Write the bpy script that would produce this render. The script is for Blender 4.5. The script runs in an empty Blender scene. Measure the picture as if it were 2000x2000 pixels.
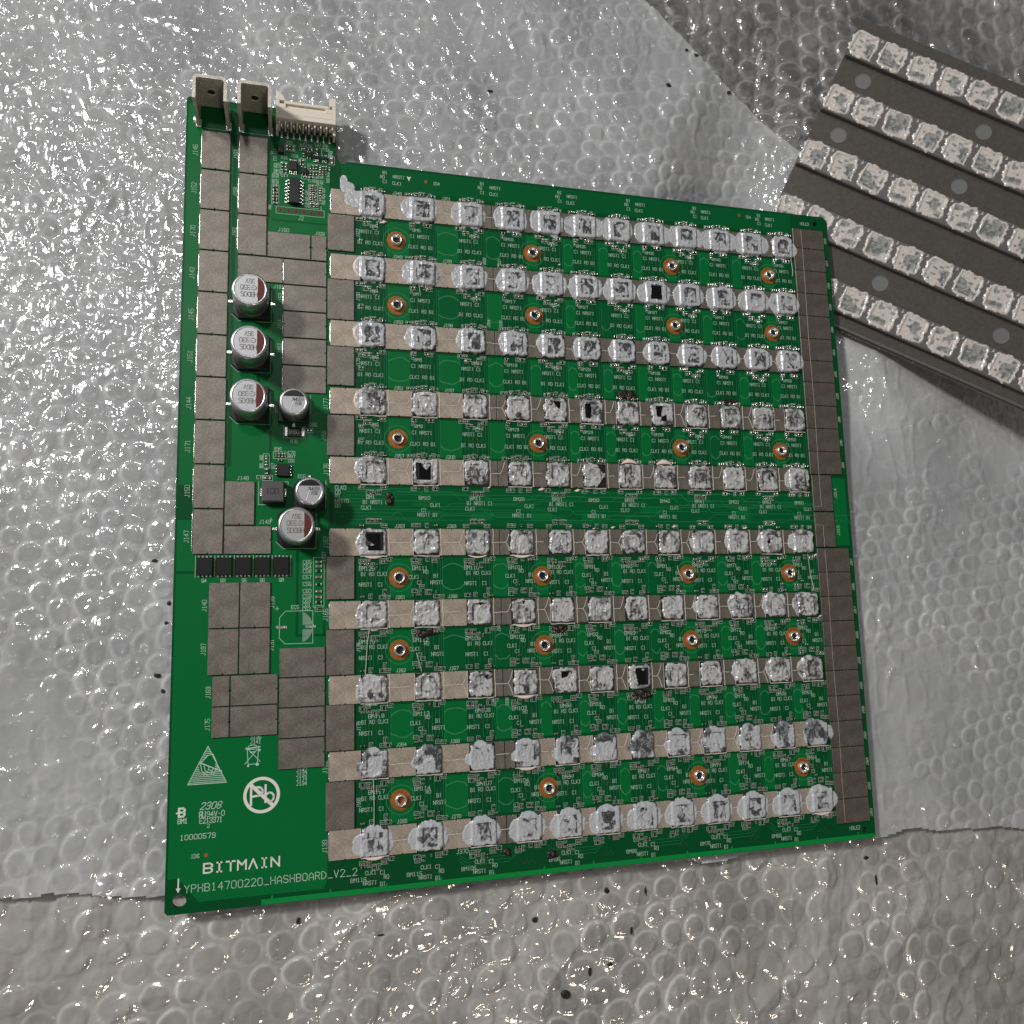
import bpy, math, random
import numpy as np
from mathutils import Matrix, Vector

random.seed(7)
S = 0.1                      # everything below is written in millimetres; 1 Blender unit = 1 cm
sc = bpy.context.scene
sc.unit_settings.scale_length = 0.01
C = sc.collection

# ------------------------------------------------------------------ camera
cam = bpy.data.objects.new('camera', bpy.data.cameras.new('camera'))
C.objects.link(cam)
r0 = Vector((0.9660078, -0.0257858, 0.2572235)); r1 = Vector((0.0087409, -0.9911859, -0.1321896)); r2 = Vector((0.2583650, 0.1299445, -0.9572680))
M = Matrix((r0, -r1, -r2)).transposed().to_4x4()
M.translation = Vector((31.81, 75.02, 243.85)) * S
cam.matrix_world = M
cam.data.sensor_width = 36; cam.data.lens = 28.8
cam.data.clip_start = 0.1; cam.data.clip_end = 500
sc.camera = cam
# ------------------------------------------------------------------ world, lamps, exposure
w = bpy.data.worlds.new('World'); sc.world = w; w.use_nodes = True
w.node_tree.nodes['Background'].inputs[0].default_value = (0.93, 0.97, 1.0, 1)
w.node_tree.nodes['Background'].inputs[1].default_value = 0.075

def area_lamp(name, loc, target, sx, sy, power, col, spin=0.0):
    l = bpy.data.lights.new(name, 'AREA'); l.shape = 'RECTANGLE'; l.size = sx; l.size_y = sy
    l.energy = power; l.color = col
    o = bpy.data.objects.new(name, l); C.objects.link(o)
    d = (Vector(target) - Vector(loc)).normalized()
    q = d.to_track_quat('-Z', 'Y').to_matrix().to_4x4() @ Matrix.Rotation(spin, 4, 'Z')
    q.translation = Vector(loc); o.matrix_world = q
    return o
area_lamp('ceiling_tube_lamp', (-108, 78, 101), (11, 11, 0), 22, 14, 185000, (1.0, 0.99, 0.975))
area_lamp('added_glint_lamp', (-18, 78, 150), (11, 12, 0), 11, 11, 20000, (0.98, 0.99, 1.0))  # unseen lamp added overhead for glints on the film
area_lamp('warm_room_lamp', (42, -101, 100), (11, 6, 0), 19, 19, 17000, (1.0, 0.83, 0.66))
sc.view_settings.view_transform = 'Standard'; sc.view_settings.look = 'None'
sc.view_settings.exposure = 0.38; sc.view_settings.gamma = 1.0
sc.cycles.max_bounces = 8; sc.cycles.transparent_max_bounces = 12
sc.cycles.use_denoising = True
sc.cycles.caustics_reflective = False; sc.cycles.caustics_refractive = False

# ------------------------------------------------------------------ materials
class NT:
    def __init__(s, name):
        s.m = bpy.data.materials.new(name); s.m.use_nodes = True
        s.t = s.m.node_tree; s.n = s.t.nodes; s.l = s.t.links
        s.b = s.n['Principled BSDF']; s.o = s.n['Material Output']
    def new(s, t, **k):
        n = s.n.new(t)
        for a, v in k.items(): setattr(n, a, v)
        return n
    def coord(s):
        return s.new('ShaderNodeTexCoord').outputs['Object']
    def noise(s, vec, scale, detail=3, rough=.5, dist=0):
        n = s.new('ShaderNodeTexNoise'); n.inputs['Scale'].default_value = scale; n.inputs['Detail'].default_value = detail
        n.inputs['Roughness'].default_value = rough; n.inputs['Distortion'].default_value = dist
        s.l.new(vec, n.inputs['Vector']); return n.outputs['Fac']
    def ramp(s, fac, stops):
        r = s.new('ShaderNodeValToRGB'); e = r.color_ramp.elements
        while len(e) < len(stops): e.new(.5)
        for k, (p, c) in zip(e, stops):
            k.position = p; k.color = (*c, 1) if len(c) == 3 else c
        s.l.new(fac, r.inputs[0]); return r.outputs[0]
    def bump(s, h, dist, strength=1.0, nrm=None):
        b = s.new('ShaderNodeBump'); b.inputs['Distance'].default_value = dist; b.inputs['Strength'].default_value = strength
        s.l.new(h, b.inputs['Height'])
        if nrm: s.l.new(nrm, b.inputs['Normal'])
        return b.outputs['Normal']
    def set(s, **k):
        for a, v in k.items():
            i = s.b.inputs[a.replace('_', ' ')]
            if hasattr(v, 'is_linked') or isinstance(v, bpy.types.NodeSocket): s.l.new(v, i)
            elif isinstance(v, tuple): i.default_value = (*v, 1)
            else: i.default_value = v
        return s

def simple(name, col, rough=.5, metal=0., var=.12, scale=30, bump=0., coat=0., spec=.5):
    t = NT(name); v = t.coord(); f = t.noise(v, scale, 4, .6)
    a = tuple(c * (1 - var) for c in col); b = tuple(min(1, c * (1 + var)) for c in col)
    t.set(Base_Color=t.ramp(f, [(.3, a), (.7, b)]), Roughness=rough, Metallic=metal, Coat_Weight=coat)
    t.b.inputs['Specular IOR Level'].default_value = spec
    if bump: t.set(Normal=t.bump(f, bump))
    return t.m

def green(name, col, rough=.32, orange=.02):
    t = NT(name); v = t.coord()
    f1 = t.noise(v, .35, 3); f2 = t.noise(v, 18, 3); f3 = t.noise(v, 60, 2)
    mx = t.new('ShaderNodeMath', operation='ADD'); t.l.new(f1, mx.inputs[0]); t.l.new(f2, mx.inputs[1])
    t.set(Base_Color=t.ramp(mx.outputs[0], [(.38, tuple(c * .82 for c in col)), (.62, tuple(c * 1.12 for c in col))]), Roughness=rough)
    rr = t.new('ShaderNodeMapRange'); t.l.new(f1, rr.inputs[0]); rr.inputs[3].default_value = rough - .07; rr.inputs[4].default_value = rough + .12
    t.set(Roughness=rr.outputs[0], Normal=t.bump(f3, .002, .5))
    t.b.inputs['Specular IOR Level'].default_value = .18
    return t.m

mG_dark = green('solder_mask_dark', (.001, .060, .016))
mG_light = green('solder_mask_over_copper', (.0015, .118, .028))
mG_mid = green('solder_mask_mid', (.001, .085, .022))
mG_bright = green('solder_mask_bare_edge', (.004, .20, .040))
mG_line = green('trace_under_mask', (.014, .165, .055), .25)
mG_stain = green('dried_flux_on_mask', (.045, .19, .09), .4)
mSilk = simple('silkscreen_ink', (.42, .55, .45), .6, var=.15, scale=12)
mSilkW = simple('silkscreen_ink_bold', (.72, .68, .62), .6, var=.06)

def tin(name, col, rough=.42, metal=.65):
    t = NT(name); v = t.coord()
    f = t.noise(v, 2.2, 3, .6, .2); g = t.noise(v, 22, 5, .75); m = t.new('ShaderNodeMath', operation='MULTIPLY_ADD')
    t.l.new(g, m.inputs[0]); m.inputs[1].default_value = 1.15; hf = t.new('ShaderNodeMath', operation='MULTIPLY'); t.l.new(f, hf.inputs[0]); hf.inputs[1].default_value = .6; t.l.new(hf.outputs[0], m.inputs[2])
    c = t.ramp(m.outputs[0], [(.68, tuple(x * .74 for x in col)), (.87, col), (1.0, tuple(min(1, x * 1.3) for x in col))])
    rr = t.new('ShaderNodeMapRange'); t.l.new(f, rr.inputs[0]); rr.inputs[3].default_value = rough - .04; rr.inputs[4].default_value = rough + .08
    t.set(Base_Color=c, Metallic=metal, Roughness=rr.outputs[0], Normal=t.bump(g, .004, .5))
    return t.m
mTin = tin('dull_tinned_plate', (.235, .205, .175))
mTinL = tin('tinned_plate_painted_sheen', (.42, .35, .285), .5, .45)  # same tin made paler: reflection of the warm lamp put into the colour
mTinR = tin('brown_tinned_plate', (.155, .132, .108), .45, .55)
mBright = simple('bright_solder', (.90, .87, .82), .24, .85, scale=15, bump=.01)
mSolder = simple('solder', (.78, .74, .68), .28, .9, scale=20, bump=.01)
mAlu = simple('brushed_aluminium', (.66, .66, .67), .30, .9, var=.06, scale=25)
mAluTop = simple('capacitor_top', (.52, .52, .53), .42, .6, var=.08, scale=20)
mNick = tin('nickel_terminal', (.68, .61, .53), .28, .4)
mCopper = simple('bare_copper', (.36, .115, .018), .45, .25, var=.25, scale=10, bump=.01)
mBlack = simple('black_plastic', (.006, .006, .006), .38, scale=60)
mDie = simple('bare_die', (.004, .004, .004), .16, scale=40)
mPack = simple('chip_package', (.010, .011, .010), .45)
mRed = simple('red_print', (.11, .012, .007), .5)
mInk = simple('dark_ink', (.03, .025, .022), .55)
mPrint = simple('grey_print', (.17, .14, .12), .55)
mGreyTop = simple('ferrite_body', (.085, .08, .077), .5, scale=40, bump=.006)
mCream = simple('cream_nylon', (.74, .67, .57), .45, var=.04, scale=20)
mMlcc = simple('ceramic_body', (.16, .105, .08), .4, scale=25)
mThread = simple('dried_paste_thread', (.60, .54, .48), .4, var=.2, scale=15)
mResid = simple('pale_pink_residue', (.78, .62, .54), .45, var=.1, scale=8, bump=.01)
mScorch = simple('scorch_crust', (.022, .010, .006), .3, var=.7, scale=14, bump=.04)
mHole = simple('hole_shade_paint', (.02, .015, .012), .5)  # dark colour stands in for the shade inside undrilled holes
mVia = simple('copper_test_pad', (.13, .05, .028), .4, .4)

def paste_mat(name, hi, lo, rough=.34):
    t = NT(name); v = t.coord()
    at = t.new('ShaderNodeAttribute'); at.attribute_name = 'thin'
    f = t.noise(v, 4.5, 2.2, .5, 1.6); g = t.noise(v, 5, 1.2, .5, 1.2)
    ad = t.new('ShaderNodeMath', operation='MULTIPLY_ADD'); t.l.new(f, ad.inputs[0]); ad.inputs[1].default_value = .9
    t.l.new(at.outputs['Fac'], ad.inputs[2])
    c = t.ramp(ad.outputs[0], [(.42, hi), (.66, tuple(.55 * a + .45 * b for a, b in zip(hi, lo))), (.98, lo)])
    t.set(Base_Color=c, Roughness=rough, Normal=t.bump(g, .035, .8))
    t.b.inputs['Specular IOR Level'].default_value = .8; t.set(Coat_Weight=.35); t.b.inputs['Coat Roughness'].default_value = .2
    return t.m
mPaste = paste_mat('thermal_paste', (.47, .475, .49), (.055, .057, .06), .22)
mPasteW = paste_mat('thermal_paste_warm', (.50, .49, .485), (.060, .057, .055), .22)
mPasteHS = paste_mat('thermal_paste_pale', (.58, .53, .49), (.15, .165, .16), .22)
mHSdark = simple('dark_anodised_channel', (.17, .155, .14), .22, .6, var=.15, scale=8)
mHS = simple('heat_sink_metal', (.20, .19, .185), .34, .5, var=.12, scale=18)
mCrumb = simple('dark_crumb', (.012, .009, .007), .6, scale=50)

def film_mat(name, diff, op, scl, rough=.10, patch=0.0, cmul=1.0, sx=1.0):
    """thin clear plastic: lets most light through, mirrors on its folds, a little milky"""
    t = NT(name); t.n.remove(t.b)
    mp = t.new('ShaderNodeMapping'); mp.inputs['Scale'].default_value = (sx, 1 / sx, 1); t.l.new(t.coord(), mp.inputs['Vector']); v = mp.outputs[0]
    n1 = t.noise(v, 2.0 * scl, 1.5, .5, 1.0); n2 = t.noise(v, 8 * scl, 3, .6, .5)
    rg = t.new('ShaderNodeTexNoise'); rg.noise_type = 'RIDGED_MULTIFRACTAL'; rg.inputs['Scale'].default_value = 1.7 * scl; rg.inputs['Detail'].default_value = 1.5; rg.inputs['Distortion'].default_value = .7
    t.l.new(v, rg.inputs['Vector'])
    vo = t.new('ShaderNodeTexVoronoi', feature='DISTANCE_TO_EDGE'); vo.inputs['Scale'].default_value = 2.0 * scl
    nd = t.new('ShaderNodeTexNoise'); nd.inputs['Scale'].default_value = 1.6 * scl; nd.inputs['Detail'].default_value = 2; t.l.new(v, nd.inputs['Vector'])
    vm = t.new('ShaderNodeMixRGB'); vm.blend_type = 'ADD'; vm.inputs[0].default_value = .8; t.l.new(v, vm.inputs[1]); t.l.new(nd.outputs['Color'], vm.inputs[2]); t.l.new(vm.outputs[0], vo.inputs['Vector'])
    bm = t.noise(v, .55, 3, .6); bs = t.new('ShaderNodeMapRange'); bs.inputs[1].default_value = .36; bs.inputs[2].default_value = .62; bs.inputs[3].default_value = .30; bs.inputs[4].default_value = 1.0; t.l.new(bm, bs.inputs[0])
    def vb(h, dist, nrm=None):
        b = t.new('ShaderNodeBump'); b.inputs['Distance'].default_value = dist; t.l.new(bs.outputs[0], b.inputs['Strength']); t.l.new(h, b.inputs['Height'])
        if nrm: t.l.new(nrm, b.inputs['Normal'])
        return b.outputs['Normal']
    nb = vb(n1, .15); nb = vb(vo.outputs['Distance'], .045, nb); nb = vb(rg.outputs['Fac'], .035, nb)
    gl = t.new('ShaderNodeBsdfGlossy'); gl.inputs['Roughness'].default_value = rough; gl.inputs['Color'].default_value = (1, 1, 1, 1); t.l.new(nb, gl.inputs['Normal'])
    tr = t.new('ShaderNodeBsdfTransparent'); tr.inputs['Color'].default_value = (.95, .95, .95, 1)
    df = t.new('ShaderNodeBsdfDiffuse'); df.inputs['Color'].default_value = (*diff, 1); pass
    tl = t.new('ShaderNodeBsdfTranslucent'); tl.inputs['Color'].default_value = (*diff, 1); pass
    md = t.new('ShaderNodeMixShader'); md.inputs[0].default_value = .35; t.l.new(df.outputs[0], md.inputs[1]); t.l.new(tl.outputs[0], md.inputs[2])
    mo = t.new('ShaderNodeMixShader'); t.l.new(tr.outputs[0], mo.inputs[1]); t.l.new(md.outputs[0], mo.inputs[2])
    big = t.noise(v, .28, 3, .6)
    mr = t.new('ShaderNodeMapRange'); t.l.new(big, mr.inputs[0]); mr.inputs[1].default_value = .3; mr.inputs[2].default_value = .7
    mr.inputs[3].default_value = max(0, op - patch); mr.inputs[4].default_value = min(1, op + patch)
    ra = t.new('ShaderNodeAttribute'); ra.attribute_name = 'thin'; rm_ = t.new('ShaderNodeMath', operation='MULTIPLY_ADD'); rm_.use_clamp = True
    t.l.new(ra.outputs['Fac'], rm_.inputs[0]); rm_.inputs[1].default_value = .42; t.l.new(mr.outputs[0], rm_.inputs[2]); t.l.new(rm_.outputs[0], mo.inputs[0])
    fr = t.new('ShaderNodeFresnel'); fr.inputs['IOR'].default_value = 1.5;     mu = t.new('ShaderNodeMath', operation='MULTIPLY_ADD'); t.l.new(fr.outputs[0], mu.inputs[0]); mu.inputs[1].default_value = 2.0 * cmul; mu.inputs[2].default_value = .09; mu.use_clamp = True
    mg = t.new('ShaderNodeMixShader'); t.l.new(mu.outputs[0], mg.inputs[0]); t.l.new(mo.outputs[0], mg.inputs[1]); t.l.new(gl.outputs[0], mg.inputs[2])
    t.l.new(mg.outputs[0], t.o.inputs['Surface'])
    return t.m
mFilmA = film_mat('bubble_film_milky', (.93, .93, .94), .60, .9, .13, .12, 1.0, 1.25)
mFilmA2 = film_mat('bubble_film_backing', (.92, .92, .93), .75, .6, .18, .10)
mFilmB = film_mat('bubble_film_clear', (.86, .85, .83), .24, .8, .12, .15)
mFilmC2 = film_mat('bubble_film_dusty_backing', (.93, .88, .82), .55, .6, .18, .18)
mFilmC = film_mat('bubble_film_dusty', (.93, .89, .84), .54, .8, .13, .18)
mTable = simple('table_top', (.42, .39, .355), .7, var=.25, scale=.5)

# ------------------------------------------------------------------ mesh helpers
class MB:
    def __init__(s): s.v = []; s.f = []; s.mi = []; s.cur = 0
    def quad(s, a, b, c, d):
        n = len(s.v); s.v += [a, b, c, d]; s.f.append((n, n + 1, n + 2, n + 3)); s.mi.append(s.cur)
    def poly(s, pts, z):
        n = len(s.v); s.v += [(x, y, z) for x, y in pts]; s.f.append(tuple(range(n, n + len(pts)))); s.mi.append(s.cur)
    def prism(s, pts, z0, z1, ch=0., bottom=True):
        """counter-clockwise outline, chamfered top edge"""
        k = len(pts); n = len(s.v)
        top = inset(pts, ch) if ch else pts
        rings = [(pts, z0), (pts, z1 - ch)] + ([(top, z1)] if ch else [])
        if not ch: rings = [(pts, z0), (pts, z1)]
        for p, z in rings: s.v += [(x, y, z) for x, y in p]
        for r in range(len(rings) - 1):
            for i in range(k):
                j = (i + 1) % k; a = n + r * k
                s.f.append((a + i, a + j, a + k + j, a + k + i)); s.mi.append(s.cur)
        a = n + (len(rings) - 1) * k
        s.f.append(tuple(range(a, a + k))); s.mi.append(s.cur)
        if bottom: s.f.append(tuple(range(n + k - 1, n - 1, -1))); s.mi.append(s.cur)
    def box(s, x0, y0, z0, x1, y1, z1, ch=0.):
        s.prism([(x0, y0), (x1, y0), (x1, y1), (x0, y1)], z0, z1, ch)
    def lathe(s, prof, n=24, cx=0, cy=0, close=True):
        a = len(s.v); k = len(prof)
        for i in range(n):
            t = 2 * math.pi * i / n; c, q = math.cos(t), math.sin(t)
            s.v += [(cx + r * c, cy + r * q, z) for r, z in prof]
        for i in range(n):
            j = (i + 1) % n
            for m in range(k - 1):
                s.f.append((a + i * k + m, a + j * k + m, a + j * k + m + 1, a + i * k + m + 1)); s.mi.append(s.cur)
    def ribbon(s, pts, wd, z, closed=False):
        P = pts + [pts[0]] if closed else pts
        for (x0, y0), (x1, y1) in zip(P, P[1:]):
            L = math.hypot(x1 - x0, y1 - y0)
            if L < 1e-6: continue
            ux, uy = (x1 - x0) / L * wd / 2, (y1 - y0) / L * wd / 2
            z += 0.00002
            s.quad((x0 - ux + uy, y0 - uy - ux, z), (x1 + ux + uy, y1 + uy - ux, z), (x1 + ux - uy, y1 + uy + ux, z), (x0 - ux - uy, y0 - uy + ux, z))
    def tube(s, pts, r, n=6, flat=1.0):
        k0 = len(s.v); P = [Vector(p) for p in pts]; R = r if isinstance(r, (list, tuple)) else [r] * len(P)
        for i, p in enumerate(P):
            d = (P[min(i + 1, len(P) - 1)] - P[max(i - 1, 0)])
            if d.length < 1e-9: d = Vector((1, 0, 0))
            d.normalize(); a = d.cross(Vector((0, 0, 1)))
            if a.length < .1: a = d.cross(Vector((0, 1, 0)))
            a.normalize(); b = d.cross(a)
            for j in range(n):
                t = 2 * math.pi * j / n
                s.v.append(tuple(p + a * math.cos(t) * R[i] + b * math.sin(t) * R[i] * flat))
        for i in range(len(P) - 1):
            for j in range(n):
                q = (j + 1) % n
                s.f.append((k0 + i * n + j, k0 + i * n + q, k0 + (i + 1) * n + q, k0 + (i + 1) * n + j)); s.mi.append(s.cur)
        s.f.append(tuple(k0 + j for j in range(n - 1, -1, -1))); s.mi.append(s.cur)
        s.f.append(tuple(k0 + (len(P) - 1) * n + j for j in range(n))); s.mi.append(s.cur)
    def mesh(s, name, mats, smooth=False):
        me = bpy.data.meshes.new(name)
        me.from_pydata([(x * S, y * S, z * S) for x, y, z in s.v], [], s.f)
        for m in (mats if isinstance(mats, (list, tuple)) else [mats]): me.materials.append(m)
        if max(s.mi, default=0) > 0: me.polygons.foreach_set('material_index', s.mi)
        if smooth: me.polygons.foreach_set('use_smooth', [True] * len(me.polygons))
        me.update(); return me

def inset(pts, d):
    k = len(pts); out = []
    for i in range(k):
        x0, y0 = pts[i - 1]; x1, y1 = pts[i]; x2, y2 = pts[(i + 1) % k]
        a = Vector((x1 - x0, y1 - y0)); b = Vector((x2 - x1, y2 - y1))
        if a.length < 1e-9 or b.length < 1e-9: out.append((x1, y1)); continue
        a.normalize(); b.normalize(); na = Vector((-a.y, a.x)); nb = Vector((-b.y, b.x))
        m = na + nb
        if m.length < 1e-6: out.append((x1, y1)); continue
        m = m / max(.35, m.dot(na)); out.append((x1 + m.x * d, y1 + m.y * d))
    return out

WL = {}
def obj(name, me, parent=None, loc=(0, 0, 0), rot=0.0):
    """loc is the world place in mm of the mesh's own origin"""
    o = bpy.data.objects.new(name, me); C.objects.link(o)
    L = Vector(loc); WL[o.name] = L
    if parent is not None:
        o.parent = parent; o.location = (L - WL[parent.name]) * S
    else: o.location = L * S
    if rot: o.rotation_euler = (0, 0, rot)
    return o
def tag(o, label=None, cat=None, group=None, kind=None):
    if label: o['label'] = label
    if cat: o['category'] = cat
    if group: o['group'] = group
    if kind: o['kind'] = kind
    return o
def rect(x0, y0, x1, y1): return [(x0, y0), (x1, y0), (x1, y1), (x0, y1)]
def circ(cx, cy, r, n=24, a0=0, a1=2 * math.pi): return [(cx + r * math.cos(a0 + (a1 - a0) * i / n), cy + r * math.sin(a0 + (a1 - a0) * i / n)) for i in range(n)]
def arc(cx, cy, rx, ry, d0, d1, n=10): return [(cx + rx * math.cos(math.radians(d0 + (d1 - d0) * i / n)), cy + ry * math.sin(math.radians(d0 + (d1 - d0) * i / n))) for i in range(n + 1)]

FONT = {'A': '0004264440 0242', 'B': '00063645443303 3342413000', 'C': '4536160501103041', 'D': '00062644422000', 'E': '46060040 0333', 'F': '460600 0333',
 'G': '45361605011030414323', 'H': '0006 4046 0343', 'I': '1030 2026 1636', 'J': '0110203136', 'K': '0006 460340', 'L': '060040', 'M': '0006234640', 'N': '00064046',
 'O': '100105163645413010', 'P': '00063645443303', 'Q': '100105163645413010 2240', 'R': '00063645443303 2340', 'S': '453616050413334241301001', 'T': '0646 2026', 'U': '060110304146',
 'V': '062046', 'W': '0610243046', 'X': '0046 0640', 'Y': '062346 2320', 'Z': '06460040', '0': '100105163645413010', '1': '152620 1030', '2': '05163645440040',
 '3': '05163645443313 334241301001', '4': '30360242', '5': '460603334241301001', '6': '4536160501103041423303', '7': '064620', '8': '13040516364544331302011030414233',
 '9': '0110304145361605041343', '_': '0040', '-': '1333', '+': '0343 2125', '.': '2021', '^': '002640', 'c': '463605? '}
FONT['c'] = '46260503' + '0120 40 0343'.replace(' ', ' ')
def text(mb, s, x, y, h, wd, z, rot=0.0, adv=5.4, sx=1.0, shear=0.0):
    u = h / 6.0; ca, sa = math.cos(rot), math.sin(rot); cx = 0.0
    for ch in s:
        g = FONT.get(ch)
        if g:
            for st in g.split():
                pts = []
                for i in range(0, len(st) - 1, 2):
                    px = (cx + int(st[i]) * sx + shear * int(st[i + 1])) * u; py = int(st[i + 1]) * u
                    pts.append((x + px * ca - py * sa, y + px * sa + py * ca))
                mb.ribbon(pts, wd, z)
        cx += adv * sx

def hashf(i, j, s):
    v = np.sin(i * 127.1 + j * 311.7 + s * 74.7) * 43758.5453
    return v - np.floor(v)
def vn(x, y, f, s):
    x = x * f; y = y * f; i = np.floor(x); j = np.floor(y); a = x - i; b = y - j
    a = a * a * a * (a * (a * 6 - 15) + 10); b = b * b * b * (b * (b * 6 - 15) + 10)
    h00 = hashf(i, j, s); h10 = hashf(i + 1, j, s); h01 = hashf(i, j + 1, s); h11 = hashf(i + 1, j + 1, s)
    return (h00 * (1 - a) + h10 * a) * (1 - b) + (h01 * (1 - a) + h11 * a) * b
def ss(a, b, x):
    t = np.clip((x - a) / (b - a), 0, 1); return t * t * (3 - 2 * t)
def grid_mesh(name, X, Y, Z, mat, keep=None, thin=None, mask_face=None):
    ny, nx = X.shape
    co = np.stack([X, Y, Z], -1).reshape(-1, 3) * S
    i = np.arange(ny * nx).reshape(ny, nx)
    q = np.stack([i[:-1, :-1], i[:-1, 1:], i[1:, 1:], i[1:, :-1]], -1).reshape(-1, 4)
    if keep is not None:
        k = keep.reshape(-1); q = q[k[q].sum(1) >= 3]
    if mask_face is not None:
        q = q[mask_face.reshape(-1)[q].sum(1) < 3]
    used = np.zeros(len(co), bool); used[q.reshape(-1)] = True
    remap = np.cumsum(used) - 1; q = remap[q]; co = co[used]
    me = bpy.data.meshes.new(name)
    me.vertices.add(len(co)); me.vertices.foreach_set('co', co.astype(np.float32).ravel())
    me.loops.add(len(q) * 4); me.loops.foreach_set('vertex_index', q.astype(np.int32).ravel())
    me.polygons.add(len(q)); me.polygons.foreach_set('loop_start', np.arange(0, len(q) * 4, 4, dtype=np.int32))
    me.polygons.foreach_set('loop_total', np.full(len(q), 4, np.int32))
    me.polygons.foreach_set('use_smooth', np.ones(len(q), bool))
    me.materials.append(mat); me.update(calc_edges=True); me.validate()
    if thin is not None:
        a = me.attributes.new('thin', 'FLOAT', 'POINT'); a.data.foreach_set('value', thin.reshape(-1)[used].astype(np.float32))
    return me

# ------------------------------------------------------------------ heat sink frame (its plane leans, one end propped up)
HT = Vector((230.84, 284.89, 8.05))
rv = Vector((.144, -.272, -.446)); HR = Matrix.Rotation(rv.length, 3, rv.normalized())
HRi = HR.transposed()
hn = HR @ Vector((0, 0, 1))
def hs_plane(x, y): return HT.z - ((x - HT.x) * hn.x + (y - HT.y) * hn.y) / hn.z
hu = HR @ Vector((1, 0, 0)); hv = HR @ Vector((0, 1, 0))
def hs_uv(x, y):
    z = hs_plane(x, y); dx, dy, dz = x - HT.x, y - HT.y, z - HT.z
    return dx * hu.x + dy * hu.y + dz * hu.z, dx * hv.x + dy * hv.y + dz * hv.z

# ------------------------------------------------------------------ the setting: table and bubble wrap
tb = MB(); tb.box(-230, -230, -34, 470, 470, -24)
tag(obj('table_surface', tb.mesh('table_surface', mTable)), kind='structure')

def wrap_base(X, Y):
    u, v = hs_uv(X, Y); z = hs_plane(X, Y) - 4.6
    d = np.sqrt(np.maximum(0, -3 - u) ** 2 + np.maximum(0, v - 12) ** 2 + np.maximum(0, -104 - v) ** 2)
    need = np.minimum(0, z + 3.2)
    k = 1 - ss(0, 48, d)
    return -3.2 + need * k
def bubbles(X, Y, pitch, rad, seed, ang=.2):
    X, Y = X + 5 * (vn(X, Y, .035, seed + 51) - .5) + 1.6 * (vn(X, Y, .13, seed + 53) - .5), Y + 5 * (vn(X, Y, .035, seed + 52) - .5) + 1.6 * (vn(X, Y, .13, seed + 54) - .5)
    ca, sa = math.cos(ang), math.sin(ang); x = X * ca + Y * sa; y = -X * sa + Y * ca
    best = np.zeros_like(X); infl = np.zeros_like(X); dist = np.full_like(X, 9e9); idi = np.zeros_like(X); idj = np.zeros_like(X)
    row = pitch * .866
    j0 = np.round(y / row)
    for dj in (-1, 0, 1):
        j = j0 + dj; off = np.where(np.mod(j, 2) == 0, 0, .5) * pitch
        i = np.round((x - off) / pitch); d = np.hypot(x - i * pitch - off, y - j * row)
        m = d < dist; dist = np.where(m, d, dist); idi = np.where(m, i, idi); idj = np.where(m, j, idj)
    inf = hashf(idi, idj, seed)
    t = np.clip(dist / rad, 0, 1)
    dome = np.sqrt(np.maximum(0, 1 - t ** 6))
    wr = vn(X + inf * 90, Y, .45, seed + 3)
    h = dome * (.35 + .65 * inf) * (.75 + .5 * wr)
    return h, dist, inf
def ridge(n): return 1 - np.abs(2 * n - 1)
def wrinkle(X, Y, seed):
    wx = X + 6 * (vn(X, Y, .09, seed) - .5); wy = Y + 6 * (vn(X, Y, .09, seed + 1) - .5)
    a = ridge(vn(wx, wy * .55, .16, seed + 2)) ** 5; b = ridge(vn(wx * .6, wy, .33, seed + 3)) ** 6; c = ridge(vn(wx, wy, .75, seed + 4)) ** 4
    return 1.0 * a + .55 * b + .22 * c

def side_AB(X, Y):          # > 0 on the main sheet's side of the diagonal fold
    ax, ay, bx, by = 149.5, 299.3, 213.1, 250.4
    return -((bx - ax) * (Y - ay) - (by - ay) * (X - ax)) / math.hypot(bx - ax, by - ay)
def y_AC(X): return 9.5 - .052 * (X + 10)

def sheet(name, x0, x1, y0, y1, step, zf, mat, keepf, label, bub=None, rimk=1.0):
    xs = np.arange(x0, x1, step); ys = np.arange(y0, y1, step); X, Y = np.meshgrid(xs, ys)
    Z = zf(X, Y); K = keepf(X, Y)
    th = None
    if bub:
        h, d, inf = bubbles(X, Y, *bub); mk = ss(.30, .62, vn(X, Y, .022, bub[2] + 60) * .6 + vn(X, Y, .09, bub[2] + 61) * .4) * rimk
        th = mk * (np.exp(-((d - bub[1]) / .42) ** 2) * (.25 + .9 * inf) - .20 * (d < bub[1] - .3)) + .22 * ss(.75, 1.0, wrinkle(X, Y, 77)) + .3 * (vn(X + .6 * Y, Y * .4, .05, 90) - .5)
    return grid_mesh(name, X, Y, Z, mat, keep=K, thin=th)
def zA(X, Y):
    h, d, inf = bubbles(X, Y, 6.8, 3.0, 5)
    return wrap_base(X, Y) - .6 + .26 * wrinkle(X, Y, 11) * (.3 + 1.4 * vn(X, Y, .03, 9)) + .42 * h * ss(.25, .6, vn(X, Y, .022, 65) * .6 + vn(X, Y, .09, 66) * .4) + .8 * (vn(X, Y, .02, 4) - .5) + .08 * (vn(X, Y, .4, 14) - .5)
def zA2(X, Y):
    h, d, inf = bubbles(X, Y, 6.8, 3.0, 5)
    return wrap_base(X, Y) - 1.9 - 1.6 * h + .3 * wrinkle(X, Y, 21)
def zB(X, Y):
    h, d, inf = bubbles(X, Y, 9.2, 3.9, 31, .5)
    return wrap_base(X, Y) - 3.6 + 1.0 * h + .5 * wrinkle(X, Y, 33) + 1.2 * (vn(X, Y, .03, 36) - .5)
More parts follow.
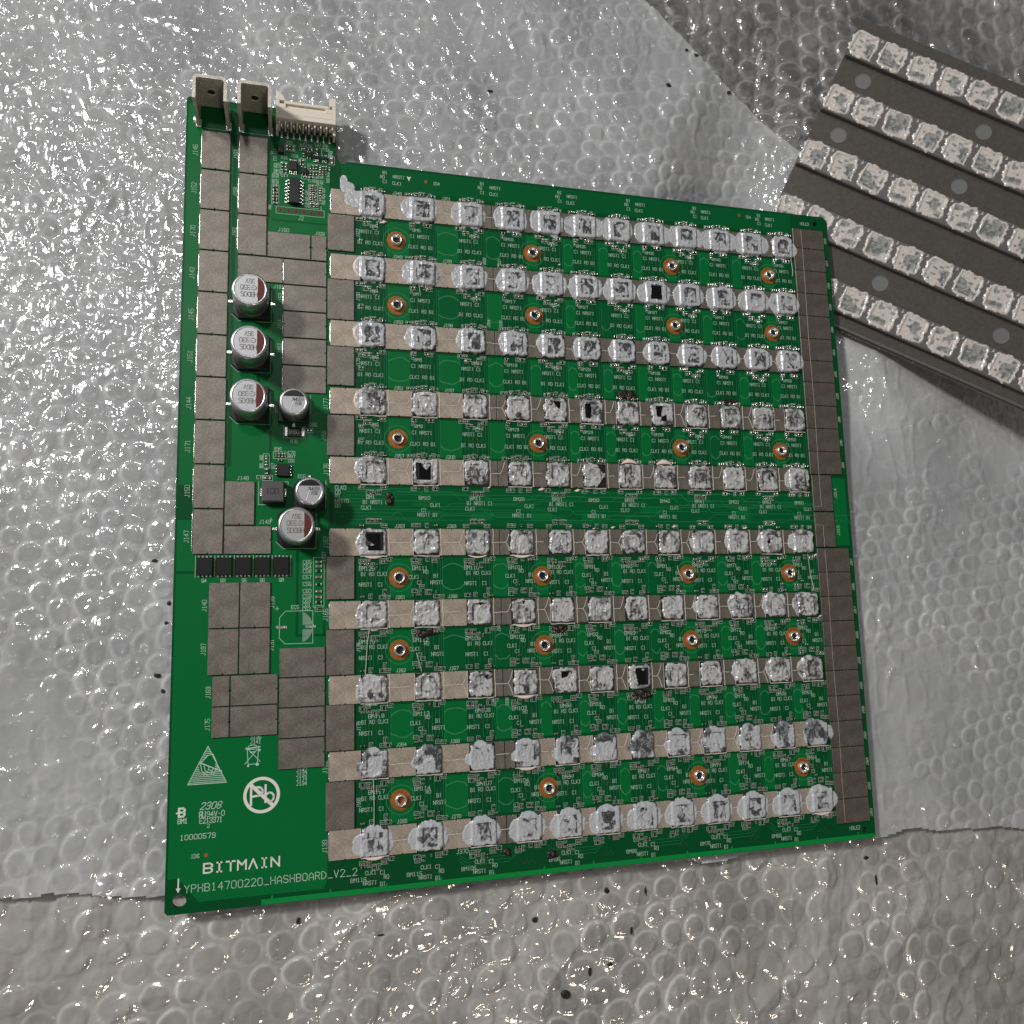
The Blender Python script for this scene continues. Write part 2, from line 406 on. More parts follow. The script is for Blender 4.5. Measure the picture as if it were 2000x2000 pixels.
def zC(X, Y):
    h, d, inf = bubbles(X, Y, 9.2, 3.8, 41, .1)
    a = vn(X * .7 + Y * .7, Y * .7 - X * .7, .035, 47)
    return wrap_base(X, Y) - 3.2 + .6 * h + .32 * wrinkle(X, Y, 43) + 1.0 * ridge(a) ** 5 + .2 * (vn(X, Y, .5, 48) - .5)
kA = lambda X, Y: (side_AB(X, Y) > 5 * (vn(X, Y, .03, 2) - .5) + 1.0 * (vn(X, Y, .2, 8) - .5)) & (Y > y_AC(X) + 9 * (vn(X, Y, .02, 3) - .5) + 2.2 * (vn(X, Y, .08, 3) - .5))
kB = lambda X, Y: (side_AB(X, Y) < 14)
kC = lambda X, Y: (Y < y_AC(X) + 14)
A = obj('bubble_wrap', sheet('bubble_wrap', -80, 372, -12, 345, .6, zA, mFilmA, kA, '', (6.8, 3.0, 5), .65))
tag(A, 'cloudy silvery bubble wrap sheet, flat side up, lying under the whole green circuit board', 'bubble wrap')
obj('backing_film', sheet('backing_film', -80, 372, -12, 345, 1.0, zA2, mFilmA2, kA, ''), A)
B = obj('bubble_wrap', sheet('bubble_wrap', 130, 372, 190, 350, .6, zB, mFilmB, kB, '', (9.2, 3.9, 31, .5)))
tag(B, 'clear bubble wrap with large round bubbles beyond the diagonal fold, beside the heat sink', 'bubble wrap')
Cc = obj('bubble_wrap', sheet('bubble_wrap', -80, 330, -105, 26, .55, zC, mFilmC, kC, '', (9.2, 3.8, 41, .1)))
tag(Cc, 'brownish wrinkled bubble wrap below the lettered bottom edge of the green board', 'bubble wrap')
obj('backing_film', sheet('backing_film', -80, 330, -105, 26, 1.2, lambda X, Y: zC(X, Y) * .3 - 6.5 - .8 * wrinkle(X, Y, 61), mFilmC2, kC, ''), Cc)
obj('backing_film', sheet('backing_film', 130, 372, 190, 350, 1.2, lambda X, Y: zB(X, Y) - 3.0 - .8 * wrinkle(X, Y, 63), mFilmC2, kB, ''), B)

# ------------------------------------------------------------------ the heat sink
hs = bpy.data.objects.new('heat_sink', None); C.objects.link(hs)
hm = HR.to_4x4(); hm.translation = (HT + hn * -4.5) * S; hs.matrix_world = hm
tag(hs, 'dark ridged metal heat sink with rows of pale paste squares, partly under the green board', 'heat sink')
def hobj(name, me, loc=(0, 0, 0)):
    o = bpy.data.objects.new(name, me); C.objects.link(o); o.parent = hs; o.location = Vector((loc[0], loc[1], loc[2] + 4.5)) * S; return o
HP = 22.53
bp = MB(); bp.prism(rect(0, -100.8, 130, 11), -3.4, -2.0, .2); hobj('base_plate', bp.mesh('base_plate', mHSdark))
rm = MB(); rm.prism([(0.3, -5.4), (130, -5.4), (130, 5.4), (0.3, 5.4)], -2.0, 0, .35)
rme = rm.mesh('ridge', mHS)
lip = MB(); lip.box(0, -.5, -2, 130, .5, -1.0, .2); lme = lip.mesh('edge_lip', mHS)
for k in range(5): hobj('ridge', rme, (0, -HP * k, 0))
hobj('edge_lip', lme, (0, -100.0, 0))
dm = MB(); dm.lathe([(0.01, .03), (2.62, .03), (2.7, .16), (2.95, .16), (3.0, 0)], 32); dme = dm.mesh('screw_hole', simple('worn_hole_face', (.17, .17, .165), .55, .2))
for u, v in [(10.3, -.5), (58.3, -.5), (106, -.5), (10.3, -1.5), (58.3, -1.5), (106, -1.5), (20.5, -3.5), (46.5, -3.5), (94, -3.5)]:
    hobj('screw_hole', dme, (u, v * HP, -2.0))

def paste_heights(seed, E, n, lobes, swirl, step=.22, amp=1.0, die=None, R=7.2):
    xs = np.arange(-R, R + .01, step); X, Y = np.meshgrid(xs, xs)
    L, Rr, U, D = E
    ang = np.arctan2(Y, X)
    jag = .10 * (vn(np.cos(ang) * 3 + 9, np.sin(ang) * 3 + 9, 1.6, seed) - .5) * 2 + .025 * (vn(X + 50, Y + 50, 1.1, seed + 1) - .5) * 2
    ex = np.where(X < 0, L, Rr); ey = np.where(Y < 0, D, U)
    f = 1 - ((np.abs(X) / ex) ** n + (np.abs(Y) / ey) ** n) ** (1 / n) + jag
    for (cx, cy, rx, ry) in lobes:
        g = 1 - np.sqrt(((X - cx) / rx) ** 2 + ((Y - cy) / ry) ** 2) + jag * .8
        f = np.maximum(f, g)
    keep = f > 0
    wx = X + 1.6 * (vn(X + 20, Y + 20, .35, seed + 2) - .5); wy = Y + 1.6 * (vn(X + 20, Y + 20, .35, seed + 3) - .5)
    r1 = ridge(vn(wx + 30, wy + 30, .42, seed + 4)) ** 3; r2 = ridge(vn(wx + 30, wy + 30, .95, seed + 5)) ** 2
    n1 = vn(wx + 30, wy + 30, .55, seed + 6)
    sw = .5 + .5 * np.sin(np.hypot(X - .4, Y) * 2.6 + 2.5 * np.arctan2(Y, X) * (1 if seed % 2 else -1) + 3 * n1)
    h = .10 + .52 * amp * (.42 * r1 + .20 * r2 + .22 * n1 + swirl * .22 * sw)
    h = h * ss(0, .16, f) + .02
    rim = np.exp(-((f - .09) / .06) ** 2); h = h + .09 * rim * amp
    return X, Y, f, keep, h, n1, r1, r2, sw

def hs_paste(seed):
    X, Y, f, keep, h, n1, r1, r2, sw = paste_heights(seed, (5.2, 5.2, 5.1, 5.1), 3.8, [], .3, .2, .55)
    pp = ss(.42, .6, vn(X + 30, Y + 30, .33, seed + 31)); q = ss(4.3, 3.6, np.maximum(np.abs(X), np.abs(Y)))
    thin = -.05 + .42 * pp * q + .45 * ss(.62, .8, vn(X + 30, Y + 30, .9, seed + 33)) * q - .3 * ss(-2.5, -4.5, Y)
    h = h * (1 - .5 * q) + .25 * (1 - q) * (f > .04)
    return grid_mesh('thermal_paste', X, Y, h * .9, mPasteHS, keep=keep, thin=thin)
pv = [hs_paste(900 + i) for i in range(7)]
HU = [4.9, 16.3, 28.0, 40.1, 51.6, 63.4, 75.1, 87, 98.6, 110.5]
wb = MB()
for k in range(5):
    for i, u in enumerate(HU):
        o = hobj('thermal_paste', pv[(i * 3 + k * 2) % 7], (u, -HP * k, 0.0)); o.rotation_euler = (0, 0, ((i + k) % 4) * .05 - .07)
        if i: 
            wb.v += [(u - 6.3, -HP * k + 3.4, .02), (u - 5.3, -HP * k + 3.9, .02), (u - 5.9, -HP * k + 4.9, .35)]; n = len(wb.v); wb.f.append((n - 3, n - 2, n - 1)); wb.mi.append(0)
hobj('paste_flake', wb.mesh('paste_flake', mPasteHS))['kind'] = 'stuff'

# ------------------------------------------------------------------ the hashboard
hb = bpy.data.objects.new('hashboard', None); C.objects.link(hb); WL[hb.name] = Vector((0, 0, -1.6)); hb.location = (0, 0, -.16)
tag(hb, 'large green circuit board with rows of paste smeared chips, tinned plates and silver capacitors', 'circuit board')
BW, BH = 220.0, 218.15
out = [(0.8, 0), (BW - .8, 0), (BW, .8), (BW, BH - 1.5), (BW - 1.5, BH), (47.4, BH), (46.6, BH - .8), (45.9, BH - 1.2), (45.1, BH - .8), (44.6, BH), (43.9, BH + 1), (43.6, 233.2), (.7, 233.2), (0, 232.5), (0, .8)]
bm_ = MB(); bm_.prism(out, -1.6, 0, .08)
base = bpy.data.objects.new('tmp', bm_.mesh('circuit_board', mG_dark)); C.objects.link(base)
ct = MB()
for x, y, r in [(3.6, 3.3, 1.75), (216, 2.95, .95), (215, 215.1, .95)]: ct.prism(circ(x, y, r, 24), -3, 2)
cut = bpy.data.objects.new('cut', ct.mesh('cut', mG_dark)); C.objects.link(cut)
md = base.modifiers.new('b', 'BOOLEAN'); md.object = cut; md.operation = 'DIFFERENCE'; md.solver = 'EXACT'
dg = bpy.context.evaluated_depsgraph_get()
bme = bpy.data.meshes.new_from_object(base.evaluated_get(dg)); bme.name = 'circuit_board'
bpy.data.objects.remove(base); bpy.data.objects.remove(cut)
obj('substrate', bme, hb)
def tiltxy(x, y): return x, y

CX = [54.9, 70.6, 86.4, 100.3, 112.9, 125.2, 137.6, 150.0, 162.5, 175.2, 187.8, 200.2]
RY = [204.5, 183.4, 162.2, 141.2, 120.1, 98.7, 77.5, 56.2, 35.1, 13.8]
# copper pours under the mask
z1 = MB(); Z0 = .012
z1.poly([(.6, 9), (3.2, 9), (8.5, 2.6), (41, 2.6), (41.9, 5.0), (41.9, 231), (.6, 231)], Z0)
z2 = MB()
gaps = [(RY[i + 1] + 4.5, RY[i] - 4.5) for i in range(9)]
colgap = [(CX[i] + 4.6, CX[i + 1] - 4.2) for i in range(11)]
HOLE = {0, 1, 3, 5, 6, 8}
stain = MB()
for gi, (y0, y1) in enumerate(gaps):
    if gi == 4: continue
    for ci, (x0, x1) in enumerate(colgap):
        zz = z1 if (ci in (0, 3, 7, 10) and gi in HOLE) or random.random() < .75 else z2
        zz.poly(rect(x0, y0 + .2, x1, y1 - .3), Z0)
        cx, cy = (x0 + x1) / 2, (y0 + y1) / 2; hw = (x1 - x0) / 2 - .3
        if not ((ci in (0, 3, 7, 10)) and gi in HOLE):
            if random.random() < .85: stain.ribbon([(cx + dx * hw, cy + 4.0 + random.uniform(-.2, .2) - abs(dx) ** 2.2 * 1.2) for dx in (-1, -.7, -.35, 0, .35, .7, 1)], .28, .022)
            if random.random() < .85: stain.ribbon([(cx + dx * hw, cy - 3.6 + random.uniform(-.2, .2) + abs(dx) ** 2.2 * 1.2) for dx in (-1, -.7, -.35, 0, .35, .7, 1)], .28, .022)
z2.poly(rect(45.4, 210.2, 204.6, 217.3), Z0)
z2.poly(rect(43.3, 103.6, 204, 115.2), Z0 - .004)
for i in range(7): x = random.uniform(50, 190); z1.poly(rect(x, 105.5 + random.choice((0, 5)), x + 7, 108 + random.choice((0, 1.5))), Z0 + .004)
z3 = MB(); z3.poly([(24.5, .12), (219.6, .12), (219.6, 1.5), (24.5, 1.5)], Z0)
for i in range(13): x = 27 + i * 15.5; z3.poly(rect(x, 1.5, x + .5, 2.3), Z0)
z1.poly(rect(213.6, 97.5, 218.8, 121), Z0)
k0 = 0
for f_ in z1.f:
    q = MB(); q.v = [z1.v[i] for i in f_]; q.f = [tuple(range(len(f_)))]; q.mi = [0]; obj('copper_pour', q.mesh('copper_pour', mG_light), hb)
obj('ground_pour', z2.mesh('ground_pour', mG_mid), hb)
obj('edge_strip', z3.mesh('edge_strip', mG_bright), hb)
obj('flux_stain', stain.mesh('flux_stain', mG_stain), hb)['kind'] = 'stuff'
# dark grooves in the pour on the left
dk = MB(); _r = dk.ribbon
def dgap(*a):
    m = MB(); m.ribbon(*a); obj('isolation_gap', m.mesh('isolation_gap', mG_dark), hb)
dgap([(21.5, 150), (22.5, 137), (25.3, 131), (25.3, 115)], .7, .018)
dgap([(33.2, 97), (33.2, 72), (40.8, 72), (40.8, 78)], .7, .018)
dgap([(.6, 90.3), (5.8, 90.3)], .8, .018); dk.poly(rect(.6, 105, 4.4, 115), .016)
dgap([(24, 197.2), (24, 212), (24, 222)], .5, .018); dgap([(25, 196.6), (41.5, 196.6)], .5, .018)
dgap([(14.0, 222), (14.0, 121)], 1.1, .018)
dgap([(9, 2.2), (24, 2.2)], .9, .016)
obj('isolation_gap', dk.mesh('isolation_gap', mG_dark), hb)
# traces
tr = MB()
for gi, (y0, y1) in enumerate(gaps):
    if gi == 4: continue
    for ci, x in enumerate(CX):
        k = 5 + (ci * 3 + gi) % 4
        for j in range(k):
            xx = x - 3.4 + 6.8 * j / (k - 1) + random.uniform(-.15, .15); a = random.uniform(.5, 3.5); b = random.uniform(.5, 4)
            tr.ribbon([(xx, y0 + a), (xx, y1 - b)], .13, .02)
        for s_ in (4.2, 4.9): tr.ribbon([(x + s_, y0 + .4), (x + s_, y1 - .4)], .14, .021)
for k in range(11):
    y = 104.4 + k * 1.05; x = 44 + random.uniform(0, 6); pts = [(x, y)]
    while x < 200:
        x += random.uniform(6, 22); pts.append((x, y)); d = random.choice((-1.6, 1.6, 2.4, -2.4))
        if 104 < y + d < 115: y += d; x += abs(d); pts.append((x, y))
    tr.ribbon(pts, .15, .02 + k * .0004)
for x in (88, 115, 143, 168, 190):
    for k in range(3): tr.ribbon([(x - 9, 8 - k * .9), (x - 7, 6.5 - k * .9), (x + 6, 6.5 - k * .9), (x + 9, 8.6 - k * .7)], .13, .02)
obj('trace', tr.mesh('trace', mG_line), hb)['kind'] = 'stuff'

# ---- plates
def plate_poly(w_, h_, mode):
    x, y = w_ / 2, h_ / 2; n = .32; p = []
    p += [(-x, -y)] + ([(-n, -y), (0, -y + n), (n, -y)] if 't' in mode else []) + [(x, -y)]
    p += ([(x, -n), (x - n, 0), (x, n)] if 'l' in mode else []) + [(x, y)]
    p += ([(n, y), (0, y - n), (-n, y)] if 't' in mode else []) + [(-x, y)]
    p += ([(-x, n), (-x + n, 0), (-x, -n)] if 'l' in mode else [])
    return p
PM = {}
def plate(x0, y0, x1, y1, mat, mode='t', h=.5, name='bus_plate', ang=0.0):
    key = (round(x1 - x0, 1), round(y1 - y0, 1), mat.name, mode, h)
    if key not in PM:
        m = MB(); m.prism(plate_poly(key[0], key[1], mode), 0.005, h, .07); PM[key] = m.mesh(name, mat)
    return obj(name, PM[key], hb, ((x0 + x1) / 2, (y0 + y1) / 2, random.uniform(0, .03)), ang)
PL = [(4.6, 210.6, 12.7, 222.5), (4.6, 197.9, 12.7, 210.1), (4.6, 185.2, 12.7, 197.5), (4.6, 172.4, 12.7, 184.8), (4.6, 159.5, 12.7, 172.0), (4.6, 146.8, 12.7, 159.1), (4.6, 134.1, 12.8, 146.4), (4.7, 121.2, 12.8, 133.7), (4.7, 108.4, 12.8, 120.8), (4.8, 95.4, 12.7, 108.0),
 (15.3, 210.6, 23.4, 222.4), (15.3, 197.6, 23.4, 210.2), (15.3, 184.8, 23.4, 197.2)]
for p in PL: plate(*p, mTin)
PLW = [(15.4, 176.6, 28.2, 184.3), (23.8, 184.7, 36.2, 192.5), (36.6, 184.7, 41.0, 192.5), (28.5, 176.5, 41.0, 184.2), (28.6, 168.3, 41.0, 176.1), (28.6, 160.0, 41.0, 167.9), (28.6, 151.6, 41.0, 159.6), (28.6, 143.2, 41.0, 151.2),
 (13.1, 95.4, 25.8, 103.3), (10.8, 53.4, 15.3, 61.5), (15.6, 53.4, 28.1, 61.5), (10.8, 45.0, 15.3, 53.1), (15.6, 45.0, 28.1, 53.1), (28.5, 60.5, 41.0, 68.6), (28.5, 52.2, 41.0, 60.2), (28.5, 43.8, 41.0, 51.9), (28.5, 35.4, 41.0, 43.5)]
for p in PLW: plate(*p, mTin, 'l')
for p in [(13.1, 103.7, 21.1, 116.2), (9.4, 74.7, 17.4, 87.3), (17.7, 74.7, 25.8, 87.3), (9.4, 61.9, 17.4, 74.4), (17.7, 61.9, 25.8, 74.4)]: plate(*p, mTin)
for y0, y1 in [(188.5, 200.2), (166.5, 179.2), (146.0, 158.0), (124.5, 136.8), (82.1, 94.5), (60.5, 73.3), (39.4, 52.1), (17.8, 30.9)]:
    plate(41.4, y0, 49.3, y1, mTin)
for r, y in enumerate(RY):
    plate(42.3, y - 4, 51.2, y + 4, mTinL, 'tl', .42)
    for i in range(11):
        a, b = CX[i] + 3.75, CX[i + 1] - 3.75
        m = mTinL if (i < 2 or r > 7) else mTin
        if i == 2: plate(a, y - 4, 93.3, y + 4, mTin, 't', .42); plate(93.5, y - 4, b, y + 4, mTin, 't', .42)
        else: plate(a, y - 4, b, y + 4, m, 't', .42)
yr = [212.4, 205, 196.6, 188.1, 179.7, 171.3, 163.2, 155.3, 146.8, 138.6, 130.4, 122.3]
for a, b in zip(yr, yr[1:]): plate(205.0, b + .12, 217.6, a - .12, mTinR)
for a, b in [(122.0, 109.3), (109.0, 96.9)]: plate(205.3, b + .1, 213.1, a - .1, mTinR)
yr = [96.5, 88.3, 80, 71.7, 63.3, 55.1, 46.8, 38.5, 30, 21.8, 13.4, 5.6]
for a, b in zip(yr, yr[1:]): plate(205.4, b + .12, 217.9, a - .12, mTinR)
rd = MB()
for a, b in [(212, 111), (104.5, 97), (96, 6)]:
    rd.tube([(208.4 + .12 * math.sin(i), a + (b - a) * i / 12, .52) for i in range(13)], .09, 5, .6)
rd.tube([(208.4, 111, .52), (204.9, 111, .52)], .09, 5, .6); rd.tube([(208.4, 104.5, .52), (205.6, 104.5, .52)], .09, 5, .6)
obj('paste_line', rd.mesh('paste_line', simple('brown_paste_line', (.30, .24, .19), .5)), hb)

fl = MB()  # bright solder beads on left edges only, shaped to give their highlight
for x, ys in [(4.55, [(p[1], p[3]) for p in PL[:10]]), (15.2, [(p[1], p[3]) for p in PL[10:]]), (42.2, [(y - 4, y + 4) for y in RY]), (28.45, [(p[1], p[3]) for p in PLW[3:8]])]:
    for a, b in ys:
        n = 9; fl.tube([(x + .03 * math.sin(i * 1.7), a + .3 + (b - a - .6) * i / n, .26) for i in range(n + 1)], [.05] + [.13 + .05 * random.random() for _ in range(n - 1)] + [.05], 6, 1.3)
obj('solder_edge_highlight', fl.mesh('solder_edge_highlight', mBright, True), hb)['kind'] = 'stuff'
# ---- chips with their thermal paste
cm = MB(); cm.prism(rect(-3.65, -3.65, 3.65, 3.65), .02, .78, .06); chip_me = cm.mesh('chip', mPack)
d_ = MB(); d_.prism(rect(-1.98, -2.4, 1.98, 2.4), .78, .86, .02); die_me = d_.mesh('die', mDie)
pn = MB()
for i in range(18):
    x = -3.3 + i * .39
    pn.box(x, -3.95, .01, x + .2, -3.6, .1); pn.box(x, 3.6, .01, x + .2, 3.95, .1)
pins_me = pn.mesh('chip_lead', mSolder)
BARE = {(2, 8): [rect(-1.95, -2.5, 2.0, 2.35)], (4, 5): [[(-1.4, 2.9), (1.5, 2.9), (1.4, 0.8), (.9, 0), (0, 1)]], (4, 6): [[(-2.8, 2.4), (-.6, 2.4), (-.2, .5), (-.9, -2.6), (-2.8, -2.5)]],
 (4, 8): [[(-2.7, 2.8), (.2, 2.8), (-.6, -.1), (-.6, -1.2), (-2.3, -1.2)], [(-.9, -2.4), (-.7, -1.0), (1.5, 0), (1.5, -2.5)]],
 (5, 2): [[(-3.1, 2.9), (-1.3, 2.8), (-.7, 1.3), (.3, .5), (1.7, 2.5), (1.7, -2.7), (-3.0, -2.7)]],
 (5, 6): [[(0, 4.3), (5, 4.3), (5, .5), (2.7, .6), (1.7, 2.0)], [(0, -4.3), (5, -4.3), (5, -.5), (2.7, -.6), (1.7, -2.2)]],
 (6, 1): [[(-2.0, 3.1), (3.0, 3.0), (3.0, -2.7), (-1.7, -2.7), (-1.8, -1), (.6, -1.0), (-1.5, .1), (-2.8, 1.9)]],
 (8, 7): [[(-1.5, 2.8), (.6, 2.8), (.9, 1.7), (2.8, 3.0), (2.8, -2.7), (-.8, -2.7), (-1.5, .7)]],
 (8, 5): [[(-1.5, 2.7), (1.4, 2.7), (.8, 1), (-1.2, .3)]], (5, 11): [[(1.0, 2.2), (2.4, 2.2), (2.3, .5), (1.4, 1.0)]],
 (10, 7): [rect(-1.6, 2.2, -.6, 3.1)], (4, 1): [[(-1.4, -.4), (0, .1), (-.3, -.7)]], (7, 4): [[(-.8, 3.2), (.7, 3.2), (-.1, 1.7)]], (7, 3): [[(-.4, 3), (1, 3), (.9, 2.2), (.1, 1.9)]],
 (6, 11): [[(-2.2, .2), (-.7, 1.2), (-.6, -.8), (-1.6, -.6)]], (8, 3): [[(1.2, 2.4), (2.4, 2.6), (1.6, 1.2)]]}
def inpoly(X, Y, P):
    r = np.zeros(X.shape, bool); n = len(P)
    for i in range(n):
        x0, y0 = P[i]; x1, y1 = P[(i + 1) % n]
        c = ((y0 > Y) != (y1 > Y)) & (X < (x1 - x0) * (Y - y0) / (y1 - y0 + 1e-12) + x0)
        r ^= c
    return r
def chip_paste(r, c):
    rn = random.Random(r * 100 + c); u = rn.uniform; seed = r * 37 + c * 11 + 3; lobes = []; n = 3.0; sw = .4; amp = 1.0
    E = [4.0, 3.9, 4.0, 3.9]
    if r == 1:
        E = [4.2 + u(0, .4), 4.1 + u(0, .4), 4.5, 4.4 + u(0, .2)]; n = 3.4; amp = .85
        if c in (2, 3, 4, 5, 7): lobes = [(-2.7, .2, 3.8 + u(0, .4), 4.4), (1.5, 0, 3.5, 4.2)]
        if c >= 6 and c != 7: lobes = [(-3.3, 0, 3.6 + u(0, .6), 4.0), (3.5, 0, 3.3 + u(0, .7), 3.5)]
        if c == 1: lobes = [(-.5, 3.6, 3.4, 2.0)]
        if c == 12: lobes = [(3.6, -.6, 2.6, 2.6)]
    elif r == 2:
        E = [4.2, 4.0, 4.3 + u(0, .4), 4.2]; n = 3.6; lobes = [(-2.8, -.3, 3.5 + u(0, .8), 3.9 + u(0, .5)), (2.2, 0, 3.0 + u(0, .5), 3.8)]; amp = .8
        if c == 1: lobes = [(-2.6, .4, 3.1, 4.0)]
        if c >= 10: lobes.append((3.6, .2, 1.8, 2.2))
    elif r == 3:
        E = [4.0, 3.8, 4.0, 3.8]; n = 3.8; lobes = [(-1.6, .5, 4.2, 4.3)] if c < 6 else [(-1.5, .0, 4.4, 4.2)]
        if c >= 9: lobes.append((3.0, 0, 2.4, 2.8))
        if c == 1: lobes = [(-1.2, .3, 5.0, 4.6)]
        if c == 2: lobes = [(-2.5, 0, 3.6, 3.8)]
    elif r in (4, 5):
        E = [3.9, 3.85, 3.9, 3.85]; n = 5; sw = .7
        if c == 1: lobes = [(-1.4, .6, 4.3, 4.3)]
        if (r, c) == (5, 12): lobes = [(-1.5, 0, 4.2, 4.6)]
    elif r in (6, 7, 8):
        E = [3.7 + u(0, .2), 3.7 + u(0, .2), 3.7, 3.7]; n = 5.5; sw = .9
        if c in (1,): lobes = [(-1.0, -.4, 4.3, 4.6)]
        if c == 12: lobes = [(-2.2, 0, 4.0, 3.6)]
        if c >= 8 and rn.random() < .6: lobes.append((-2.9, 0, 2.3, 2.2))
        if c >= 10: lobes.append((-1, .3, 4.3, 4.1))
    else:
        E = [3.75, 3.75, 3.8, 3.85]; n = 8; sw = .15; amp = .8
        lobes = [(-3.3, -.6, 1.9, 1.7), (-.4, 3.5, 2.0, 1.2)]
        if r == 10: lobes = [(-2.9, -.4, 3.4, 3.5), (-.3, 3.3, 2.6, 1.4), (2.6, 0, 2.4 + u(0, .7), 3.2)]; E[0] = 4.0
        if c == 12: lobes.append((-1, .4, 4.6, 4.6)); lobes.append((4.0, 0, 2.2, 2.4))
        if r == 10 and c in (2,): lobes.append((2.8, 0, 2.7, 3.2))
        if (r, c) == (10, 12): lobes.append((1.0, -3.4, 2.2, 2.3))
    X, Y, f, keep, h, n1, r1, r2, swv = paste_heights(seed, E, n, lobes, sw, .22, amp)
    ins = ss(3.85, 3.55, np.maximum(np.abs(X), np.abs(Y)))
    surf = .80 * ins + (1 - ins) * np.where(np.abs(Y) < 4.05, .44, .03)
    on = ss(2.3, 1.9, np.abs(X)) * ss(2.9, 2.4, np.abs(Y))
    low = vn(X + 60, Y + 60, .30, seed + 8)
    wx = X + 2.2 * (vn(X + 40, Y + 40, .5, seed + 9) - .5); wy = Y + 2.2 * (vn(X + 40, Y + 40, .5, seed + 10) - .5)
    st1 = ss(.36, .62, vn(wx + 40, wy + 40, .75, seed + 11)); st2 = ss(.5, .8, vn(wx * 1.5 + 40, wy * .7 + 40, 1.3, seed + 12))
    on2 = ss(3.3, 2.2, np.abs(X)) * ss(3.5, 2.6, np.abs(Y))
    if r <= 3 or r == 10: thin = -.30 + on * (.22 + .62 * st1) * (.6 + .6 * low) + .35 * st2 * on2 + .15 * (low - .5)
    elif r == 9: thin = -.22 + .6 * ss(.5, .75, low) + .12 * (swv - .5) + .4 * st2 * on2 * (low > .3)
    else: thin = -.20 + .40 * ss(.4, .8, low) + .26 * (swv - .5) + .32 * st2 * on2 + .1 * on
    if c <= 1 and r <= 4: thin = thin + .1 * on
    edge = np.exp(-(np.abs(np.abs(X) - 2.05) / .14) ** 2) * (np.abs(Y) < 2.6) * (low > .42) * (X * (1 if (r + c) % 2 else -1) > 0)
    edge = np.maximum(edge, np.exp(-(np.abs(Y - 2.5) / .14) ** 2) * (np.abs(X) < 2.2) * (n1 > .55))
    cr = ss(.90, .985, ridge(vn(wx + 70, wy + 70, .34, seed + 15))) * ss(.35, .6, vn(X + 80, Y + 80, .4, seed + 16))
    thin = thin + .8 * edge + .55 * cr - .25 * ss(.86, .97, ridge(vn(wx + 15, wy + 15, .42, seed + 17))); h = h - .06 * edge - .07 * cr + .10 * ss(.8, .97, ridge(vn(wx + 15, wy + 15, .42, seed + 17)))
    Z = surf + np.maximum(.03, h) * (.55 + .45 * ins)
    cut = None
    if (r, c) in BARE:
        cut = np.zeros(X.shape, bool)
        for P in BARE[(r, c)]: cut |= inpoly(X, Y, P)
    mat = mPaste if r <= 3 or r >= 9 else mPasteW
    return grid_mesh('thermal_paste', X, Y, Z, mat, keep=keep, thin=thin, mask_face=cut)
for r in range(1, 11):
    for c in range(1, 13):
        P0 = (CX[c - 1], RY[r - 1], 0)
        ch = obj('chip', chip_me, hb, P0)
        if (r, c) in BARE: ch['label'] = 'chip with part of its black die bare of paste'
        obj('die', die_me, ch, P0); obj('chip_lead', pins_me, ch, P0)['kind'] = 'stuff'
        obj('thermal_paste', chip_paste(r, c), ch, P0)
        th = MB(); rn = random.Random(r * 7 + c * 131); u = rn.uniform
        if r > 3 and c < 12 and not (r > 8):
            x = 4.4 + u(0, .5); th.tube([(x + u(-.1, .1), -4.1 + i * 1.37, .45) for i in range(7)], .13, 5, .8)
        if r > 3 and rn.random() < .5: th.tube([(-3.9 + u(-.05, .05), -4 + i * 1.3, .45) for i in range(7)], .09, 5, .8)
        if c < 12:
            nx = CX[c] - CX[c - 1] - 4.2; y = u(-.5, .3); x0 = 4.3; xf = nx - u(.8, 2.2) if nx - x0 > 3 else nx
            if r > 1 or c < 4:
                th.tube([(x0 + (xf - x0) * i / 4, y + u(-.12, .12), .45) for i in range(5)], .12, 5, .8)
                if rn.random() < .7 and r < 10:
                    th.tube([(xf, y, .45), (xf + .6, y + .9, .45), (xf + 1.2, y + 2.6, .45), (xf + 1.5, y + 3.8, .45)][:3 + (nx - xf > 1)], .10, 5, .8)
                    if rn.random() < .7: th.tube([(xf, y, .45), (xf + .6, y - .9, .45), (xf + 1.2, y - 2.6, .45), (xf + 1.5, y - 3.6, .45)][:3 + (nx - xf > 1)], .10, 5, .8)
        if r >= 4 and rn.random() < .8:
            th.tube([(-3.8 + i * 1.3, -4.15 + u(-.12, .08), .3) for i in range(7)], [.12 + u(0, .1) for i in range(7)], 5, .7)
        if th.v: obj('paste_thread', th.mesh('paste_thread', mThread), ch, P0)
# pale crescents and smears of squeezed-out paste
rs = MB()
def crescent(cx, cy, rx, ry, a0, a1, wd, z=.5):
    pts = arc(cx, cy, rx, ry, a0, a1, 14); rs.tube([(x, y, z) for x, y in pts], [.05 + wd * math.sin(math.pi * i / 14) for i in range(15)], 6, .45)
for r, wd in ((2, .55), (3, .5), (4, .4)): crescent(CX[0] + .2, RY[r - 1] + .3, 5.6, 4.3, 118, 238, wd)
for c, r, wd in [(7, 5, .7), (8, 5, .8)]: crescent(CX[c - 1], RY[r - 1] + 2.6, 3.4, 2.4, 35, 145, wd, .3)
for c, r, wd in [(4, 7, .35), (4, 8, .5), (4, 9, .4), (1, 10, .45), (3, 6, .25), (4, 6, .35), (1, 6, .3), (12, 10, .3)]: crescent(CX[c - 1], RY[r - 1] - 2.7, 3.8, 1.9, 205, 335, wd, .3)
